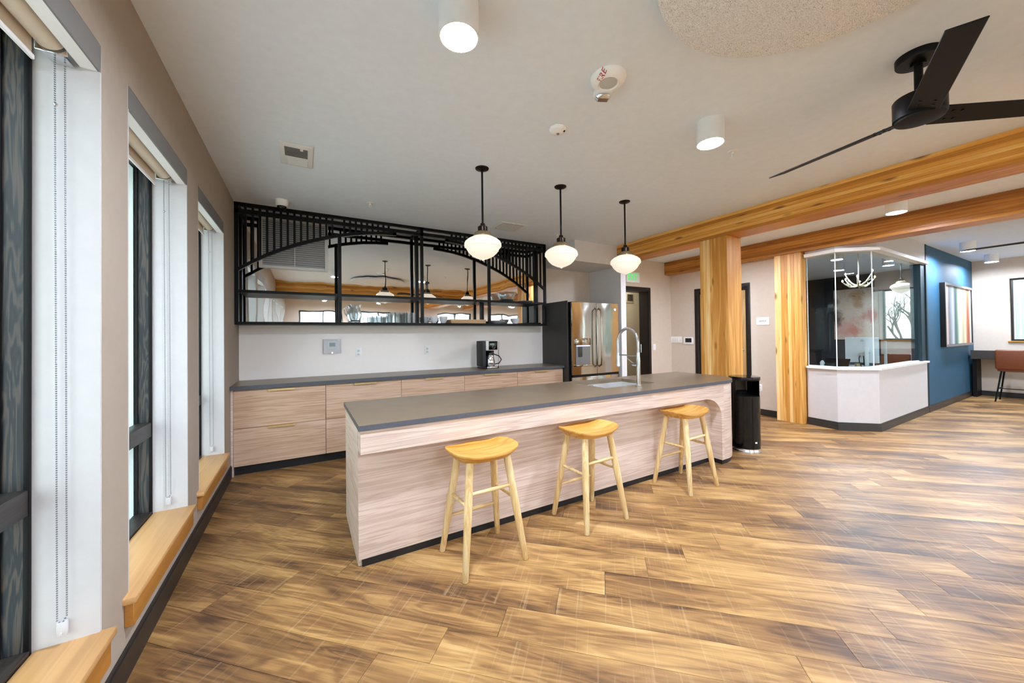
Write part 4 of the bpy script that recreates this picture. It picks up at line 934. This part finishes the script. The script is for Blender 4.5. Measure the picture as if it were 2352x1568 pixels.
part('frame', rbox(2.12, 2.50, 3.925, 4.255, CZ-.008, CZ, .003), 'white_paint', v); part('face', bbox(2.16, 2.46, 3.965, 4.215, CZ-.0095, CZ-.007), 'fascia_grey', v)
for k in range(10): part('slat', bbox(2.16, 2.46, 3.975+k*.0245, 3.983+k*.0245, CZ-.0125, CZ-.0093), 'white_paint', v)
part('knob', sphere(B(), (2.175, 4.19, CZ-.016), .007), 'chrome', v)
c = thing('dome_camera', 'white dome security camera above the left end of the bridge shelf', 'security camera', (-.193, 4.385, CZ))
part('housing', lathe(B(), [(.0, -.062), (.048, -.062), (.055, -.052), (.062, -.004), (.066, 0), (.0, 0)], (-.193, 4.385, CZ), 32), 'white_plastic', c)
bm = B(); bmesh.ops.create_uvsphere(bm, u_segments=24, v_segments=12, radius=.043, matrix=Matrix.Translation((-.193, 4.385, CZ-.060))); part('dome', bm, 'black_gloss', c)

# ================================================================== RECEPTION AND FAR END
def painting():
    p = thing('striped_painting', 'framed painting of vertical coloured stripes on the blue wall', 'painting', (10.56, 1.79, 1.04))
    x0, x1, z0, z1, yf = 9.59, 11.53, 1.043, 2.16, 1.722
    for a in ((x0, x0+.04, z0, z1), (x1-.04, x1, z0, z1), (x0+.04, x1-.04, z0, z0+.04), (x0+.04, x1-.04, z1-.04, z1)):
        part('frame', bbox(a[0], a[1], yf+.001, 1.789, a[2], a[3]), 'black_matte', p); part('frame_face', bbox(a[0], a[1], yf-.003, yf+.001, a[2], a[3]), 'fascia_grey', p)
    part('canvas', move(bbox(x0+.04-10.56, x1-.04-10.56, yf+.015, yf+.03, z0+.04, z1-.04), (10.56, 0, 0)), 'stripes', p)
painting()
single('blush_painting', rbox(RX-.05, RX-.002, 3.20, 4.04, 1.13, 2.40, .004), 'blush', 'large blush abstract painting on the far reception wall', 'painting')
def reception():
    d = thing('reception_desk', 'dark desk behind the reception half wall', 'desk', (7.3, 2.5, 0))
    part('top', rbox(6.62, 8.4, 1.95, 2.75, .715, .745, .004), 'charcoal', d)
    part('side', bbox(6.66, 6.70, 2.0, 2.7, 0, .715), 'charcoal', d); part('side', bbox(8.32, 8.36, 2.0, 2.7, 0, .715), 'charcoal', d)
    m_ = thing('computer_monitor', 'white back of a large computer monitor on the reception desk', 'monitor', (7.2, 2.14, .745))
    mb = part('case', rbox(7.28, 7.31, 1.955, 2.335, .86, 1.237, .006), 'monitor_white', m_)
    bm = tube(B(), [(7.2785, 2.135+.017*math.cos(a*PI/9), 1.19+.017*math.sin(a*PI/9)) for a in range(18)], .0012, 5, close=True); box(bm, 7.278, 7.28, 2.124, 2.146, 1.187, 1.193); part('logo', bm, 'fascia_grey', mb)
    part('screen', bbox(7.31, 7.314, 1.965, 2.325, .875, 1.225), 'screen_dark', mb)
    part('stand_column', rbox(7.14, 7.18, 2.03, 2.07, .75, 1.10, .006), 'vinyl', m_); part('bracket', bbox(7.18, 7.28, 2.04, 2.15, 1.02, 1.05), 'vinyl', m_); part('foot', rbox(7.08, 7.26, 1.97, 2.15, .745, .755, .003), 'vinyl', m_)
    bm = tube(B(), [(7.278, 2.16, .96), (7.25, 2.165, .93), (7.22, 2.15, .85), (7.2, 2.10, .76)], .006, 6); tube(bm, [(7.278, 2.12, .96), (7.25, 2.11, .92), (7.22, 2.10, .84), (7.2, 2.06, .76)], .006, 6); part('cables', bm, 'black_matte', m_)
    m2 = thing('side_monitor', 'second monitor seen edge-on behind the reception glass', 'monitor', (7.7, 2.02, .745))
    bm = bbox(-.012, .012, -.2, .2, .88, 1.20); rotate(bm, -1.25, 'Z'); move(bm, (7.75, 2.08, 0)); part('case', bm, 'charcoal', m2)
    part('stand_column', rbox(7.60, 7.63, 1.955, 1.985, .75, 1.18, .006), 'vinyl', m2); part('foot', rbox(7.54, 7.70, 1.95, 2.11, .745, .755, .003), 'vinyl', m2)
    for k, (x, y, lab, sc) in enumerate([(6.86, 2.30, 'black desk phone with tilted screen behind the reception glass', 1.0), (7.12, 2.42, 'white desk phone behind the black phone', .8)]):
        p = thing('desk_phone', lab, 'telephone', (x, y, .745))
        bm = bbox(-.10*sc, .10*sc, -.14*sc, .14*sc, -.008, .008); rotate(bm, math.radians(-52), 'Y'); move(bm, (x, y, .745+.10*sc)); part('screen_panel', bm, 'black_gloss' if k == 0 else 'vinyl', p)
        part('base', rbox(x-.05, x+.10, y-.15*sc, y+.15*sc, .745, .785, .006), 'black_matte' if k == 0 else 'vinyl', p)
        part('handset', tube(B(), [(x-.02, y+.17*sc, .79), (x+.02, y+.19*sc, .86), (x+.08, y+.18*sc, .80)], .020, 8), 'vinyl', p)
    single('paper_pad', rbox(7.30, 7.60, 2.08, 2.32, .745, .757, .002), 'board_wood', 'tan pad lying under the white monitor', 'pad')
    single('pencil_cup', lathe(B(), [(.0, 0), (.028, 0), (.030, .11), (.027, .11), (.025, .006), (.0, .006)], (7.10, 2.14, .745), 18, cap=False), 'brass', 'gold pencil cup beside the monitor stand', 'cup')
    single('keyboard', rbox(6.75, 6.9, 1.98, 2.15, .745, .763, .003), 'vinyl', 'pale keyboard on the reception desk behind the glass corner', 'keyboard')
    c = thing('wall_cabinets', 'dark cabinets with a grey backsplash on the left side of the reception', 'cabinet', (9.5, 4.55, 0))
    part('base_cabinet', bbox(8.4, 11.9, 4.3, 4.848, 0, .84), 'charcoal', c); part('worktop', bbox(8.38, 11.92, 4.27, 4.848, .84, .87), 'screen_dark', c)
    part('upper_cabinet', bbox(8.4, 11.9, 4.5, 4.848, 1.42, 2.3), 'charcoal', c); part('backsplash', bbox(8.4, 11.9, 4.83, 4.849, .87, 1.42), 'fascia_grey', c)
    for k in range(4): part('pull', bbox(8.9+k*.8, 9.1+k*.8, 4.285, 4.30, .74, .755), 'chrome', c)
    ch = thing('antler_chandelier', 'antler chandelier with candle bulbs inside the reception', 'chandelier', (8.5, 2.52, CZ))
    bm = B(); cyl(bm, (8.5, 2.52, 2.2), (8.5, 2.52, CZ), .008, n=8); part('rod', bm, 'antler', ch)
    for k in range(8):
        a = 2*PI*k/8+.2; r = .17+.10*(k % 2); zt = 2.20+.07*(k % 3)
        p0 = Vector((8.5, 2.52, 2.14)); p3 = p0+Vector((math.cos(a)*r, math.sin(a)*r, zt-2.14)); pm = p0.lerp(p3, .55)-Vector((0, 0, .06))
        bm = tube(B(), [p0, p0.lerp(pm, .5)-Vector((0, 0, .015)), pm, pm.lerp(p3, .6)-Vector((0, 0, .01)), p3], [.016, .015, .013, .010, .007], 7); tube(bm, [pm, pm+Vector((math.cos(a+.8)*.07, math.sin(a+.8)*.07, .05))], [.009, .003], 6)
        an = part('antler', bm, 'antler', ch); part('candle_bulb', lathe(B(), [(.0, 0), (.010, .006), (.013, .018), (.008, .034), (.0, .045)], p3, 10), 'candle', an)
    pr_ = pendant(9.95, 2.335, 'pendant lamp hanging inside the reception in front of the window', tip=2.04)
    ci = thing('side_chair', 'brown leather chair back behind the reception glass', 'chair', (9.0, 2.25, 0))
    part('back', rbox(8.98, 9.04, 2.02, 2.45, .62, .93, .02, 2), 'leather', ci); part('seat', rbox(9.04, 9.46, 2.02, 2.45, .42, .48, .02, 2), 'leather', ci)
    for x in (9.03, 9.42):
        for y in (2.05, 2.42):
            bm = B(); cyl(bm, (x, y, 0), (x, y, .62 if x < 9.1 else .43), .011, n=8); part('leg', bm, 'black_metal', ci)
reception()
def far_end():
    d = thing('window_ledge_desk', 'dark ledge desk along the far window wall', 'desk', (11.75, .2, .78))
    part('top', bbox(11.5, RX-.001, -1.6, 1.755, .80, .84), 'charcoal_panel', d); part('rim', bbox(11.5, 11.52, -1.6, 1.755, .84, .93), 'charcoal_panel', d); part('front_rail', bbox(11.5, 11.53, -1.6, 1.755, .76, .80), 'charcoal_panel', d)
    for y in (1.70, -1.55): part('support', bbox(11.6, RX-.001, y, y+.05, 0, .80), 'black_matte', d)
    s = thing('leather_stool', 'brown leather counter stool with black legs at the right edge', 'chair', (11.35, 1.15, 0))
    part('back', rbox(11.12, 11.17, .86, 1.42, .60, .96, .025, 3), 'leather', s); part('seat', rbox(11.15, 11.49, .88, 1.40, .56, .62, .02, 2), 'leather', s)
    for x0, x1 in ((11.17, 11.10), (11.46, 11.52)):
        for y0, y1 in ((.93, .89), (1.35, 1.42)): bm = B(); cyl(bm, (x0, y0, .58), (x1, y1, 0), .013, .010, n=10); part('leg', bm, 'black_metal', s)
    for y in (.915, 1.38): bm = B(); cyl(bm, (11.135, y, .25), (11.495, y, .25), .008, n=8); part('rung', bm, 'black_metal', s)
    bm = B(); cyl(bm, (11.135, .915, .25), (11.135, 1.38, .25), .008, n=8); part('rung', bm, 'black_metal', s)
far_end()

# ================================================================== OUTDOORS
struct('ground', bbox(-40, 60, -40, 40, -.6, -.5), 'bounce_ground')  # ground made pale grey to bounce daylight up onto the ceiling
def branch(bm, p, d, L, r, depth, rnd):
    q = p+d*L; m_ = p.lerp(q, .5)+Vector((rnd.uniform(-1, 1), rnd.uniform(-1, 1), rnd.uniform(-.4, .6)))*L*.08
    tube(bm, [p, m_, q], [r, r*.85, r*.65], 5)
    if depth == 0: return
    for k in range(3 if depth > 2 else 2):
        nd = (d+Vector((rnd.uniform(-.9, .9), rnd.uniform(-.9, .9), rnd.uniform(-.1, .7)))*.85).normalized(); branch(bm, p.lerp(q, rnd.uniform(.55, 1)), nd, L*rnd.uniform(.6, .82), r*.6, depth-1, rnd)
def tree(x, y, label, seed):
    rnd = random.Random(seed); bm = B(); branch(bm, Vector((x, y, -.5)), Vector((0, 0, 1)), 1.3, .09, 5, rnd)
    single('bare_tree', bm, 'bark', label, 'tree')
tree(14.3, 3.25, 'bare branching tree outside the reception window', 5); tree(18.5, 5.6, 'second bare tree farther outside the reception window', 9)
h = thing('neighbour_house', 'pale neighbouring house outside the left windows', 'house', (-13, 14, -.5))
part('wall', bbox(-16, -12, -6, 26, -.5, 3.4), 'house_wall', h); part('roof', prism_xz(B(), [(-16.5, 3.4), (-11.6, 3.4), (-14, 5.2)], -6.5, 26.5), 'house_roof', h)
for k in range(6):
    wd = part('window', bbox(-12.0, -11.95, -4+k*5, -2.4+k*5, .8, 2.4), 'vinyl', h); part('pane', bbox(-11.95, -11.94, -3.9+k*5, -2.5+k*5, .9, 2.3), 'screen_dark', wd)
part('red_door', bbox(-12.0, -11.93, 13.5, 15.0, -.5, 2.3), 'house_red', h)
b_ = thing('metal_building', 'light grey corrugated metal building outside the far right window', 'building', (15, -4, -.5))
part('wall', bbox(14.54, 17.5, -10, 2.15, -.5, 3.6), 'vinyl', b_)
bm = B()
for k in range(150): prism(bm, [(14.5, -9.98+k*.08), (14.54, -9.995+k*.08), (14.54, -9.945+k*.08), (14.5, -9.96+k*.08)], -.5, 3.6)
part('ribs', bm, 'vinyl', b_)
part('roof', bbox(14.4, 17.6, -10.1, 2.2, 3.6, 3.75), 'house_roof', b_)
